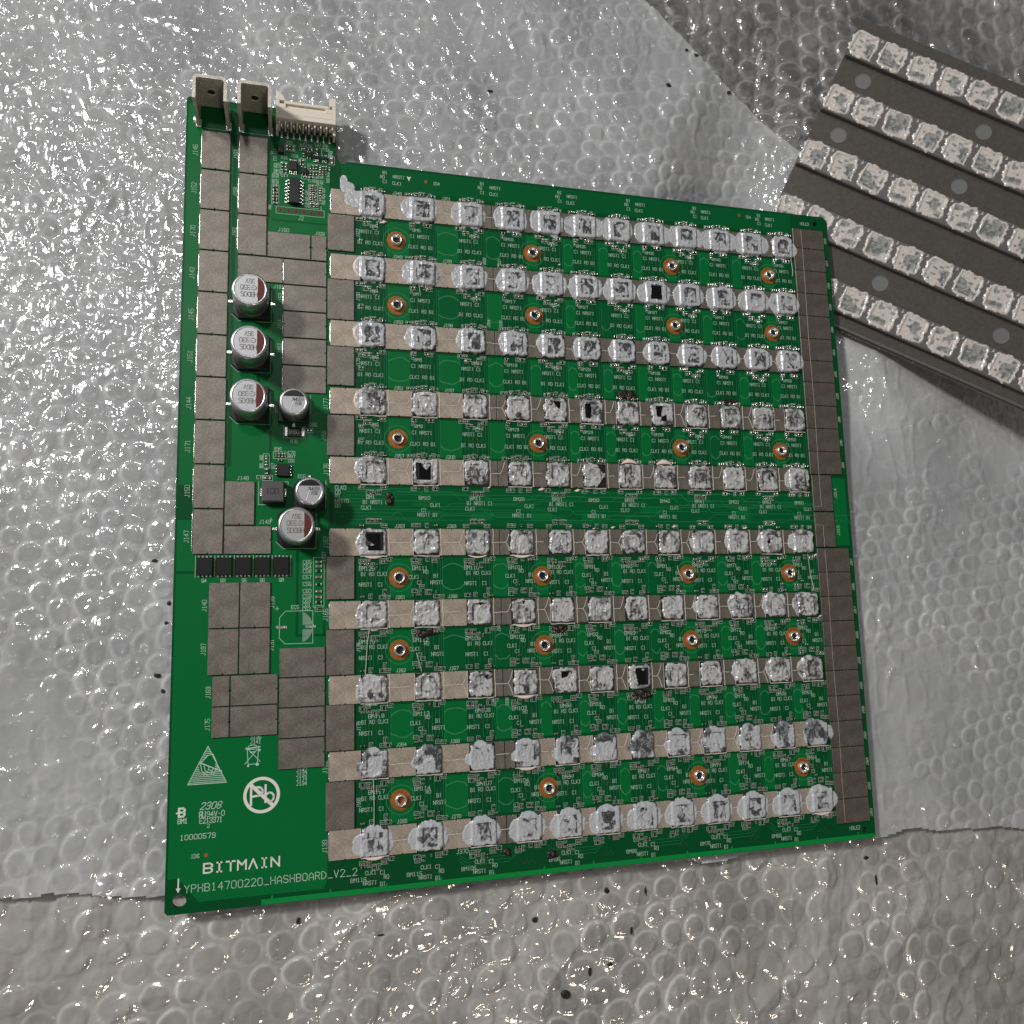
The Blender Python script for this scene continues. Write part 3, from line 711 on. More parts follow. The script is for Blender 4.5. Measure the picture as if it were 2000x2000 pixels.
for x, y, s_ in [(58.5, 199.2, 1.2), (116.0, 194.5 - 4, .5), (74.4, 116.0, .5), (90.5, 115.7, .5), (119.5, 115.2, 1.1), (107.5, 115.4, 1.2), (116.5, 103.6, .6), (124.5, 103, .5), (131, 103.4, .8), (152.5, 103.8, .9), (178.5, 103.4, .9), (204.9, 94.3, .7), (204.9, 73.5, .7), (83.9, 148.9 + 7, .6), (41.8, 130, .5)]:
    rs.tube([(x - s_, y - s_ * .2, .2), (x, y, .3), (x + s_, y + s_ * .25, .2)], [.1, .36 * s_ + .1, .08], 6, .5)
obj('paste_residue', rs.mesh('paste_residue', mResid, True), hb)
# smear of paste running off the first chip over the plate, and loose strings
X, Y, f, keep, h, n1, r1, r2, sw = paste_heights(77, (3.4, 3.2, 2.6, 3.4), 2.2, [(-2.6, 3.4, 2.3, 1.9), (-3.6, 5.2, 1.2, 2.2)], .1, .27, .35)
obj('paste_smear', grid_mesh('paste_smear', X, Y, .5 + h * .5, mPaste, keep=keep, thin=-.2 + 0 * X), hb, (49.8, 206.0, 0))
st = MB()
for pts in [[(53.6, 73.5), (53.0, 69), (52.4, 60.3)], [(67.3, 66), (68.8, 60.6)], [(54.6, 31), (54.8, 24), (54.7, 18)], [(201.5, 94.5), (202, 88), (203, 82)], [(203.4, 200.5), (203.9, 196), (203.5, 194)], [(152.6, 91), (153.2, 88.7), (154.4, 86)], [(69.3, 179.5), (69.6, 177.2)], [(71.3, 179.6), (71.7, 177.6)]]:
    st = MB(); st.tube([(x, y, .5 - .1 * (i == 1)) for i, (x, y) in enumerate(pts)], .10, 5); obj('paste_string', st.mesh('paste_string', mThread), hb)
# scorched crusts
for k, (x, y, a, b) in enumerate([(137.8, 147.2, 3.8, 1.7), (175.6, 147.0, 3.4, 1.0), (70.2, 71.6, 3.6, 1.3), (112.2, 71.6, 3.0, 1.1), (138.2, 50.4, 3.4, 1.6), (59.8, 112.0, 1.1, 2.4), (93.4, 7.4, 1.5, .8), (107.2, 5.3, 1.9, 1.3)]):
    xs = np.arange(-a - .5, a + .5, .16); ys = np.arange(-b - .5, b + .5, .16); X, Y = np.meshgrid(xs, ys)
    f = 1 - np.sqrt((X / a) ** 2 + (Y / b) ** 2) + .7 * (vn(X + 9, Y + 9, 1.1, k) - .5)
    Z = .05 + ss(0, .5, f) * (.25 + .7 * vn(X + 9, Y + 9, 1.3, k + 5) ** 2 + .3 * vn(X, Y, 3, k))
    obj('scorch_crust', grid_mesh('scorch_crust', X, Y, Z, mScorch, keep=f > 0), hb, (x, y, 0))

# ---- threaded standoffs
HX = [62.4, 106.8, 156.5, 194.1]; HY = [193.6, 172.4, 130.2, 88.2, 67.0, 24.6]
rg = MB(); rg.lathe([(1.6, .03), (1.6, .10), (2.95, .10), (3.0, .03)], 36); rgm = rg.mesh('copper_ring', mCopper, False)
br = MB(); br.lathe([(1.75, .1), (1.72, 1.15), (1.55, 1.3), (1.3, 1.3), (1.15, 1.1), (1.1, .2), (.01, .16)], 30); brm = br.mesh('barrel', mBright, True)
hm_ = MB(); hm_.lathe([(1.05, .24), (.01, .24)], 20); hmm = hm_.mesh('bore_disc', mHole)
hm2 = hm_.mesh('bore_disc', mCopper)
hl = MB(); hl.ribbon(circ(0, 0, 4.1, 30)[0:31], .16, .024, True); hlm = hl.mesh('ring_outline', mG_stain)
for y in HY:
    for i, x in enumerate(HX):
        so = obj('standoff', brm, hb, (x, y, 0)); obj('copper_ring', rgm, so, (x, y, 0)); obj('bore_disc', hm2 if (y < 30 and i < 1) else hmm, so, (x, y, 0)); obj('ring_outline', hlm, so, (x, y, 0))

# ---- electrolytic capacitors
def cap_body(R_, H_):
    m = MB(); m.lathe([(.01, 1.2), (R_ - .5, 1.2), (R_ - .1, 1.5), (R_, 2.0), (R_ - .25, 2.5), (R_ - .25, 2.9), (R_, 3.3), (R_, H_ - .8), (R_ - .15, H_ - .3), (R_ - .5, H_), (R_ - .8, H_ - .03), (R_ - .85, H_ - .1)], 56)
    return m.mesh('can', mAlu, True)
def cap_top(R_, H_):
    m = MB(); m.lathe([(R_ - .84, H_ - .1), (.01, H_ - .1)], 48); return m.mesh('can_top', mAluTop)
def seg_poly(R_, a, rot):
    r = R_ - .86; t = math.acos(a / r); pts = [(r * math.cos(-t + 2 * t * i / 20), r * math.sin(-t + 2 * t * i / 20)) for i in range(21)]
    return [(x * math.cos(rot) - y * math.sin(rot), x * math.sin(rot) + y * math.cos(rot)) for x, y in pts]
def capacitor(x, y, big, label=None):
    R_, H_ = (5.0, 10.6) if big else (4.1, 8.4); h = R_ + .25
    b = MB(); c = 1.4
    pts = [(-h, -h + c), (-h + c, -h), (h, -h), (h, h), (-h + c, h), (-h, h - c)] if big else [(-h, -h), (h, -h), (h, h - c), (h - c, h), (-h + c, h), (-h, h - c)]
    b.prism(pts, .1, 1.5, .15)
    root = obj('capacitor', b.mesh('capacitor', mBlack), hb, (x, y, 0))
    root['label'] = 'large silver capacitor with red segment' if big else 'small silver capacitor with black segment'
    obj('can', cap_body(R_, H_), root, (x, y, 0)); obj('can_top', cap_top(R_, H_), root, (x, y, 0))
    s_ = MB(); s_.poly(seg_poly(R_, R_ * (.42 if big else .36), 0 if big else math.pi / 2), H_ - .07)
    obj('polarity_mark', s_.mesh('polarity_mark', mRed if big else mBlack), root, (x, y, 0))
    t = MB()
    if big:
        text(t, '35V', 1.2, 3.0, 1.25, .16, H_ - .06, math.pi, 5.2, .8)
        text(t, '330', .0, 1.1, 1.35, .17, H_ - .06, math.pi, 5.2, .8); t.ribbon(arc(1.0, .45, .75, .65, 120, -140, 8), .2, H_ - .058); t.ribbon([(1.1, .45), (.2, .45)], .14, H_ - .057)
        text(t, 'HBD05', 2.0, -.9, 1.35, .17, H_ - .06, math.pi, 5.2, .8)
    else:
        text(t, 'A33MK', 2.6, 1.1, .9, .13, H_ - .06, math.pi, 5.2, .85); text(t, '35V', 2.2, -.1, .9, .13, H_ - .06, math.pi, 5.2, .85)
    obj('print', t.mesh('print', mPrint if big else mInk), root, (x, y, 0))
    if not big:
        g = MB(); g.tube([(0, .6, H_ - .08), (-.9, -2.5, H_ - .08)], .07, 5); g.tube([(0, .6, H_ - .08), (1.6, 1.2, H_ - .08)], .07, 5); obj('vent_score', g.mesh('vent_score', mBright), root, (x, y, 0))
    p = MB(); p.box(-.45, 0, .02, .45, 1.5, .3, .08); pm = p.mesh('lead', mBright)
    for a, dx, dy in ([(math.pi / 2, -h, 0), (-math.pi / 2, h, 0)] if big else [(math.pi, 0, -h), (0, 0, h)]):
        obj('lead', pm, root, (x + dx, y + dy, 0), a)
for x, y in [(19.5, 169.9), (19.5, 154.4), (19.5, 138.9), (32.8, 102.6)]: capacitor(x, y, True)
for x, y in [(31.8, 138.3), (36.4, 112.5)]: capacitor(x, y, False)

# ---- power terminals: folded strip standing on the board
def terminal(x0, x1, nm):
    root = bpy.data.objects.new('power_terminal', None); C.objects.link(root); root.parent = hb
    WL[root.name] = Vector((x0, 226, 0)); root.location = (WL[root.name] - WL[hb.name]) * S
    H_, t, yb, yf = 14.0, .95, 231.4, 224.0; w_ = x1 - x0; r = 1.5
    # plan outline of the U (open towards -y), swept in z
    outer = [(x0, yf)] + [(x0 + r - r * math.cos(a), yb - r + r * math.sin(a)) for a in np.linspace(0, math.pi / 2, 7)] + [(x1 - r + r * math.sin(a), yb - r + r * math.cos(a)) for a in np.linspace(0, math.pi / 2, 7)] + [(x1, yf)]
    ri = r - t
    inner = [(x0 + t, yf)] + [(x0 + t + ri - ri * math.cos(a), yb - t - ri + ri * math.sin(a)) for a in np.linspace(0, math.pi / 2, 7)] + [(x1 - t - ri + ri * math.sin(a), yb - t - ri + ri * math.cos(a)) for a in np.linspace(0, math.pi / 2, 7)] + [(x1 - t, yf)]
    m = MB(); k = len(outer)
    def zlow(p): return 0.0 if False else (.3 if p[1] > yb - 2.2 else 3.6)
    for i in range(k - 1):
        a, b, c, d = outer[i], outer[i + 1], inner[i + 1], inner[i]
        lo = .3 if min(a[1], b[1]) > yb - 2.2 else 3.6
        n = len(m.v)
        for p in (a, b, c, d): m.v.append((p[0], p[1], lo))
        for p in (a, b, c, d): m.v.append((p[0], p[1], H_))
        m.f += [(n, n + 1, n + 5, n + 4), (n + 2, n + 3, n + 7, n + 6), (n + 4, n + 5, n + 6, n + 7), (n + 3, n + 2, n + 1, n), (n + 1, n + 2, n + 6, n + 5), (n + 3, n, n + 4, n + 7)]; m.mi += [0] * 6
    L = Vector(WL[root.name]); m.v = [(a - L.x, b - L.y, c) for a, b, c in m.v]
    obj('bracket', m.mesh('bracket', mNick), root, tuple(L))
    lg = MB(); lg.prism([(0, 0), (t, 0), (t, 5.6), (0, 5.6)], 0, 3.6, .05); lm = lg.mesh('leg', mNick)
    sf = MB(); sf.prism([(-.35, -.5), (t + .35, -.5), (t + .45, 2.2), (-.45, 2.2)], 0, .55, .25); sfm = sf.mesh('solder_foot', mBright)
    for x in (x0, x1 - t):
        lo = obj('leg', lm, root, (x, yf, 0)); obj('solder_foot', sfm, root, (x, yf, 0))
    hx = (x0 + x1) / 2 - .2
    g = MB(); n = 28
    g.lathe([(1.0, -.5), (1.05, .05), (1.5, .12), (1.75, .02)], n); bo = obj('threaded_hole', g.mesh('threaded_hole', mNick, True), root, (hx, yb - t, 7.6)); bo.rotation_euler = (math.pi / 2, 0, 0)
    g = MB(); g.lathe([(1.02, .04), (.01, .04)], n); bo = obj('hole_shade', g.mesh('hole_shade', mHole), root, (hx, yb - t, 7.6)); bo.rotation_euler = (math.pi / 2, 0, 0)
m = MB(); m.tube([(2.5, 224.6, .1), (2.4, 225.6, .35), (2.5, 226.8, .3), (2.6, 227.6, .1)], [.15, .5, .4, .1], 8, .6); obj('solder_splash', m.mesh('solder_splash', mBright, True), hb)
terminal(3.1, 12.5, 0); terminal(15.3, 24.7, 1)

# ---- cream socket with nine pins
so = bpy.data.objects.new('socket', None); C.objects.link(so); so.parent = hb; WL[so.name] = Vector((34.7, 228, 0)); so.location = (WL[so.name] - WL[hb.name]) * S
hx0, hx1 = 25.8, 43.5
def inb(fn, name, mat, sm=False):
    m = MB(); fn(m); m.v = [(a - 34.7, b - 228, c) for a, b, c in m.v]; return obj(name, m.mesh(name, mat, sm), so, (34.7, 228, 0))
def body(m):
    m.box(hx0, 226.2, .4, hx1, 227.6, 6.0, .1)             # back wall
    m.box(hx0, 227.6, .4, hx1, 232.0, 1.2, .1)             # floor
    m.box(hx0, 227.6, 1.2, hx0 + 1.1, 232.0, 6.0, .1); m.box(hx1 - 1.1, 227.6, 1.2, hx1, 232.0, 6.0, .1)
    m.box(hx0 + 1.1, 227.6, 5.1, hx1 - 1.1, 229.6, 6.0, .1); m.box(hx0 + 1.1, 229.6, 5.1, hx0 + 2.9, 231.0, 6.0, .08); m.box(hx1 - 3.2, 229.6, 5.1, hx1 - 1.1, 231.0, 6.0, .08)
    m.box(hx0 + 2.4, 231.0, 5.1, hx1 - 2.2, 231.9, 6.05, .08); m.box(hx0 + 2.9, 229.6, 5.1, hx1 - 3.2, 230.1, 5.7, .05); m.box(hx0 + 2.9, 230.1, 5.0, hx1 - 3.2, 231.0, 5.35)
    m.prism([(hx0, 232.0), (hx0 + 3.0, 232.0), (hx0 + 1.9, 233.9), (hx0, 235.2)], .4, 6.0, .1); m.prism([(hx1 - 1.9, 232.0), (hx1, 232.0), (hx1, 234.8), (hx1 - 1.9, 234.6)], .4, 6.0, .1)
    m.box(hx0, 223.9, .02, hx0 + .75, 226.2, 3.8, .1); m.box(hx1 - .75, 223.9, .02, hx1, 226.2, 3.8, .1)
    for i in range(10):
        x = hx0 + .75 + i * (hx1 - hx0 - 2.05) / 9 + .05; m.prism([(x, 225.0), (x + .5, 225.0), (x + .5, 226.2), (x, 226.2)], 1.0, 5.0, .1)
inb(body, 'housing', mCream)
for i in range(9):
    x = 27.45 + i * 1.79
    def pin(m, x=x): m.tube([(x, 226.4, 4.0), (x, 225.5, 4.0), (x, 225.1, 3.6), (x, 224.9, 2.2), (x, 224.8, .6), (x, 224.3, .25), (x, 223.6, .2)], [.28, .3, .32, .3, .3, .28, .22], 6)
    inb(pin, 'pin', mBright, True)
    def pad(m, x=x): m.lathe([(.01, .42), (.3, .38), (.52, .1), (.55, .02)], 10, x, 223.75)
    inb(pad, 'solder_foot', mBright, True)
    def pad2(m, x=x): m.lathe([(.01, .30), (.45, .2), (.55, .02)], 10, x, 225.2)
    inb(pad2, 'solder_pad', mSolder, True)

# ---- integrated circuits and other packages
def ic(x, y, w_, h_, ht, name='control_chip', pins='lr', n=8, mat=mBlack, pl=1.0, pw=.42):
    b = MB(); b.prism(rect(-w_ / 2, -h_ / 2, w_ / 2, h_ / 2), .15, ht, .12); root = obj(name, b.mesh(name, mat), hb, (x, y, 0))
    if not pins: return root
    p = MB(); p.box(-pw / 2, 0, ht * .5, pw / 2, pl * .4, ht * .6); p.box(-pw / 2, pl * .35, .03, pw / 2, pl * .5, ht * .6); p.box(-pw / 2 - .05, pl * .4, .02, pw / 2 + .05, pl, .2, .05); pm = p.mesh('pin', mBright)
    for i in range(n):
        t = (i + .5) / n - .5
        if pins == 'lr':
            obj('pin', pm, root, (x - w_ / 2, y + t * h_, 0), math.pi / 2); obj('pin', pm, root, (x + w_ / 2, y + t * h_, 0), -math.pi / 2)
        else:
            obj('pin', pm, root, (x + t * w_, y + h_ / 2, 0), 0); obj('pin', pm, root, (x + t * w_, y - h_ / 2, 0), math.pi)
    return root
ic(31.4, 206.0, 3.1, 7.9, 1.6, n=7, pl=1.25, pw=.36)
ic(30.9, 214.3, 2.5, 3.1, 1.1, pins='tb', n=4, pl=.9, pw=.28)
ic(34.1, 213.2, 1.8, 1.9, .9, pins='tb', n=2, pl=.6, pw=.3)
ic(27.2, 219.3, 1.7, 2.2, 1.0, 'transistor', pins='', mat=mPack)
ic(40.3, 218.0, 1.6, 1.1, .9, 'transistor', pins='tb', n=3, pl=.7, pw=.22)
ic(35.6, 218.6, 1.5, 1.5, .9, 'transistor', pins='tb', n=2, pl=.5, pw=.3)
ic(37.8, 218.0, 1.6, 1.1, .9, 'transistor', pins='tb', n=4, pl=.7, pw=.2)
ic(29.0, 119.7, 3.7, 3.5, 1.0, pins='lr', n=4, pl=.5, pw=.28)
for i in range(5):
    x = 8.1 + i * 5.15; q = ic(x, 91.9, 4.2, 5.0, 1.1, 'power_transistor', pins='tb', n=4, pl=.55, pw=.5)
root = obj('inductor', None, hb, (26.2, 113.1, 0)) if False else None
m = MB(); m.prism(rect(-3.1, -3.0, 3.1, 3.0), .3, 3.0, .35); ind = obj('inductor', m.mesh('inductor', mGreyTop), hb, (26.3, 113.1, 0))
m = MB(); text(m, '100', -1.9, -.7, 1.5, .24, 3.01, 0, 5.4, .9); obj('print', m.mesh('print', mInk), ind, (26.3, 113.1, 0))
m = MB(); m.box(-.3, -1.2, .02, .3, 1.2, 1.0, .1); pm = m.mesh('terminal_pad', mBright)
for s_ in (-3.35, 3.35): obj('terminal_pad', pm, ind, (26.3 + s_, 113.1, 0))
m = MB(); m.prism(rect(-1.95, -1.35, 1.95, 1.35), .05, .75, .05); rz = obj('power_resistor', m.mesh('power_resistor', mBlack), hb, (32.1, 131.2, 0))
m = MB(); text(m, '1R80', -1.7, -.6, 1.15, .16, .76, 0, 5.4, .75); obj('print', m.mesh('print', mSilk), rz, (32.1, 131.2, 0))
m = MB(); m.box(-.45, -1.35, .04, .45, 1.35, .78, .06); pm = m.mesh('end_cap', mSolder)
for s_ in (-2.4, 2.4): obj('end_cap', pm, rz, (32.1 + s_, 131.2, 0))
# header holes
m = MB(); m.lathe([(.35, .03), (.4, .06), (.75, .06), (.8, .02)], 16); pm = m.mesh('test_hole', mVia); m = MB(); m.lathe([(.4, .035), (.01, .035)], 12); pm2 = m.mesh('bore_disc', mHole)
for i in range(6): q = obj('test_hole', pm, hb, (27.5 + i * 2.28, 199.95, 0)); obj('bore_disc', pm2, q, (27.5 + i * 2.28, 199.95, 0))
# empty capacitor pads
m = MB(); m.box(-1.5, -.4, .02, 1.5, .4, .12, .04); pm = m.mesh('solder_pad', mSolder)
for x in (29.0, 37.0): obj('solder_pad', pm, hb, (x, 74.5, 0))
m = MB(); m.lathe([(.01, .03), (.45, .03), (.5, .01)], 14); pm = m.mesh('fiducial', mCopper)
for x, y in [(10.1, 14.4), (72.0, 213.2 + 1.2), (184, 215.2)]: obj('fiducial', pm, hb, (x, y, .02))

# ---- small chip resistors and capacitors: (x, y, w, h)
SM = []
def tpl_top(x, y, c):
    SM.extend([(x - 2.9, y + 4.9, 1.15, .6), (x - 1.9, y + 5.0, .7, .9), (x - .5, y + 5.3, .42, .95), (x + .5, y + 5.3, .42, .95), (x + 2.0, y + 4.7, .8, .5), (x + 2.6, y + 5.3, .5, .5), (x + 3.5, y + 4.9, 1.2, .5)])
    if c % 2: SM.append((x - 4.6, y + 4.8, 1.1, .5))
def tpl_bot(x, y, c):
    if c % 2: SM.extend([(x - 3.2, y - 4.9, 1.2, .5), (x - 3.4, y - 6.0, .5, 1.0), (x + .4, y - 4.8, .5, .9), (x + 1.9, y - 5.0, 1.5, .6)])
    else: SM.extend([(x - 4.2, y - 4.9, 1.3, .55), (x - 2.7, y - 4.9, 1.0, .55), (x - 2.3, y - 6.2, .45, 1.0), (x - 1.1, y - 6.1, .9, .9), (x + 3.0, y - 5.1, 1.3, .55), (x + 1.5, y - 6.0, .45, 1.1), (x + .9, y - 7.4, .8, .45)])
def tplB_top(x, y, c):
    if c % 2: SM.extend([(x - 3.6, y + 5.4, 1.2, .5), (x - 2.2, y + 6.2, .5, .9), (x - 3.7, y + 6.7, .9, .5), (x - 1.4, y + 8.0, .95, .5), (x + .1, y + 6.3, .5, .9), (x + .9, y + 6.3, .5, .9), (x + 2.8, y + 6.3, .45, .9), (x + 3.0, y + 5.0, 1.3, .45), (x + 4.6, y + 4.9, .9, .45)])
    else: SM.extend([(x - 3.3, y + 5.2, 1.3, .5), (x - .9, y + 5.3, .5, .8), (x + 2.4, y + 5.0, 1.0, .5), (x + 3.9, y + 5.0, 1.3, .5), (x + 3.2, y + 6.5, .45, 1.0)])
def tplB_bot(x, y, c):
    if c % 2: SM.extend([(x - 3.7, y - 5.3, 1.3, .5), (x - 3.5, y - 6.4, 1.2, .5), (x - 1.9, y - 5.8, .5, 1.0), (x + .4, y - 5.1, .5, .8), (x + 2.6, y - 5.3, 1.3, .9), (x + 4.4, y - 4.9, 1.0, .5)])
    else: SM.extend([(x - 3.3, y - 5.6, 1.3, .6), (x - 3.2, y - 6.6, 1.3, .5), (x - 1.5, y - 5.9, .6, 1.2), (x - .2, y - 6.9, .45, 1.1), (x + 1.1, y - 6.9, .45, 1.1), (x + 2.8, y - 5.6, 1.3, .9), (x + 4.7, y - 5.0, 1.0, .5)])
def tplMid(x, y, s_, c):
    if c % 2: SM.extend([(x - 3.5, y + s_ * 5.2, 1.1, .5), (x - 2.3, y + s_ * 5.2, .8, .5), (x + .3, y + s_ * 5.1, .45, .8), (x + 3.0, y + s_ * 5.1, 1.1, .5)])
    else: SM.extend([(x - 3.4, y + s_ * 5.0, 1.3, .5), (x + 3.2, y + s_ * 5.0, 1.3, .5)] + [(x - 1.6 + k * .62 + (.4 if k > 2 else 0), y + s_ * 6.4, .4, .9) for k in range(6)])
for r, y in enumerate(RY):
    for c, x in enumerate(CX):
        rn = random.Random(r * 50 + c)
        if r < 5:
            tpl_top(x, y, c); (tplMid(x, y, -1, c) if r == 4 else tpl_bot(x, y, c))
        else:
            (tplMid(x, y, 1, c) if r == 5 else tplB_top(x, y, c)); tplB_bot(x, y, c)
SM += [(25.73, 207.33, 1.36, 0.65), (25.74, 206.26, 1.36, 0.65), (25.75, 205.2, 1.36, 0.65), (25.77, 204.13, 1.36, 0.65), (25.78, 203.07, 1.36, 0.65), (25.79, 202.0, 1.36, 0.65), (36.06, 208.18, 0.58, 1.11), (36.06, 206.72, 0.58, 1.11), (36.07, 205.27, 0.58, 1.11), (36.08, 203.82, 0.58, 1.1), (36.76, 208.26, 0.5, 1.11), (36.77, 206.8, 0.5, 1.11), (36.78, 205.35, 0.5, 1.11), (36.79, 203.9, 0.5, 1.11), (37.54, 208.56, 0.7, 0.7), (37.55, 207.42, 0.7, 0.7), (37.56, 206.29, 0.7, 0.7), (37.56, 205.15, 0.7, 0.7), (37.57, 204.02, 0.7, 0.7), (37.57, 202.88, 0.7, 0.7), (39.04, 207.8, 0.7, 1.18), (39.05, 206.13, 0.7, 1.18), (39.06, 204.47, 0.7, 1.18), (36.12, 202.44, 0.57, 1.1), (37.1, 202.55, 0.57, 1.1), (38.08, 202.46, 0.57, 0.97), (27.74, 214.51, 0.56, 1.52), (27.76, 212.5, 0.56, 1.1), (28.8, 214.43, 0.56, 1.38), (28.82, 212.5, 0.56, 1.38), (29.03, 220.23, 0.5, 1.53), (30.0, 220.22, 0.44, 1.53), (31.04, 220.29, 0.5, 1.4), (33.85, 220.49, 1.2, 0.63), (35.92, 220.55, 1.27, 0.63), (38.03, 220.16, 0.51, 1.83), (40.2, 220.65, 0.6, 0.5), (40.97, 220.61, 0.6, 0.5), (42.53, 217.78, 0.77, 2.11), (33.99, 218.51, 0.5, 1.2), (33.0, 215.94, 0.44, 1.67), (33.91, 216.05, 0.51, 1.67), (36.02, 214.71, 0.38, 1.26), (36.97, 214.83, 0.51, 1.26), (37.86, 214.94, 0.6, 1.26), (38.95, 214.59, 0.6, 1.12), (39.97, 214.93, 0.6, 1.26), (40.77, 215.03, 0.45, 1.26), (41.83, 214.95, 0.51, 1.12), (36.06, 212.77, 0.44, 1.25), (36.98, 212.81, 0.51, 1.39), (37.93, 212.93, 0.38, 1.12), (38.89, 213.04, 0.51, 1.12), (39.85, 213.23, 0.38, 0.98), (40.74, 213.34, 0.38, 0.98), (34.52, 211.39, 1.14, 0.5), (36.29, 211.33, 1.39, 0.5)]
SM += [(39.2, y, 1.9, .75) for y in (93.0, 91.7, 90.4, 88.6, 86.5, 84.5, 82.9, 81.4)] + [(38.8, 79.6, .6, .9), (39.7, 79.6, .6, .9)]
SM += [(26.9, 124.2, .5, 1.1), (27.7, 124.2, .5, 1.1), (28.6, 124.2, .5, 1.1), (29.4, 124.2, .5, 1.1), (28.1, 122.7, 1.1, .5), (24.2, 123.4, .7, 1.2), (24.2, 121.7, .7, 1.3), (24.3, 119.3, .9, 1.6), (24.6, 117.4, 1.8, .8), (36.3, 131.9, 1.3, .6), (45.2, 113.0, .5, .4)]
SM += [(51.4 + (r % 3) * .0, y, 1.0, .5) for r, y in enumerate([192.7, 171.5, 155.9, 151.7, 133.8, 129.6])]
SM = [(a, b, c, d) for a, b, c, d in SM]
order = sorted(range(len(SM)), key=lambda i: -(SM[i][2] * SM[i][3]) * (2.2 - .004 * math.hypot(SM[i][0] - 32, SM[i][1] - 75)))
def smd_into(m, x, y, w_, h_, dark):
    ht = .38
    if w_ > h_:
        e = w_ * .26; m.cur = 1; m.box(x - w_ / 2, y - h_ / 2, .01, x - w_ / 2 + e, y + h_ / 2, ht + .02, .05); m.box(x + w_ / 2 - e, y - h_ / 2, .01, x + w_ / 2, y + h_ / 2, ht + .02, .05)
        m.cur = 2 if dark else 0; m.box(x - w_ / 2 + e, y - h_ / 2 + .03, .01, x + w_ / 2 - e, y + h_ / 2 - .03, ht)
    else:
        e = h_ * .26; m.cur = 1; m.box(x - w_ / 2, y - h_ / 2, .01, x + w_ / 2, y - h_ / 2 + e, ht + .02, .05); m.box(x - w_ / 2, y + h_ / 2 - e, .01, x + w_ / 2, y + h_ / 2, ht + .02, .05)
        m.cur = 2 if dark else 0; m.box(x - w_ / 2 + .03, y - h_ / 2 + e, .01, x + w_ / 2 - .03, y + h_ / 2 - e, ht)
sm_cache = {}; rest = MB(); mats3 = [mMlcc, mSolder, mBlack]
for k, i in enumerate(order):
    x, y, w_, h_ = SM[i]; dark = (i * 7) % 5 < 2
    if k < 290:
        key = (round(w_, 1), round(h_, 1), dark)
        if key not in sm_cache:
            m = MB(); smd_into(m, 0, 0, w_, h_, dark); sm_cache[key] = m.mesh('chip_resistor' if dark else 'chip_capacitor', mats3)
        obj('chip_resistor' if dark else 'chip_capacitor', sm_cache[key], hb, (x, y, 0))
    else: smd_into(rest, x, y, w_, h_, dark)
rest.cur = 0
tag(obj('small_component', rest.mesh('small_component', mats3), hb), kind='stuff')

# ---- test pads
vp = MB()
for r, y in enumerate(RY):
    for c, x in enumerate(CX):
        yy = y - 10.6
        if r == 9: yy = y - 9.6
        if r == 4: yy = y - 9.0
        for k in range(5): vp.poly(circ(x - 1.6 + k * .75, yy + (.35 if k % 2 else -.35), .17, 8), .03)
obj('test_pad', vp.mesh('test_pad', mVia), hb)['kind'] = 'stuff'

# ---- silkscreen
sk = MB(); ZS = .034; TW = .11
for i, (x, y, w_, h_) in enumerate(SM):
    if x > 44 or True:
        g = .28; sk.ribbon([(x - w_ / 2 - g, y - h_ / 2 - g), (x + w_ / 2 + g, y - h_ / 2 - g), (x + w_ / 2 + g, y + h_ / 2 + g), (x - w_ / 2 - g, y + h_ / 2 + g)], .09, ZS + (i % 9) * .0004, True) if (x > 46 and i % 6) else None
BMS = {}
for ci in range(12):
    up = [5 * ci + k for k in range(1, 6)]; up = up[::-1] if ci % 2 == 0 else up
    dn = [120 - 10 * (ci // 2) - (ci % 2) * 0 for _ in range(1)]
    for k in range(5): BMS[(k, ci)] = up[k]
    hi = 120 - 5 * ci; lo = hi - 4; dnl = list(range(hi, lo - 1, -1)); dnl = dnl if ci % 2 == 0 else dnl[::-1]
    for k in range(5): BMS[(5 + k, ci)] = dnl[k]
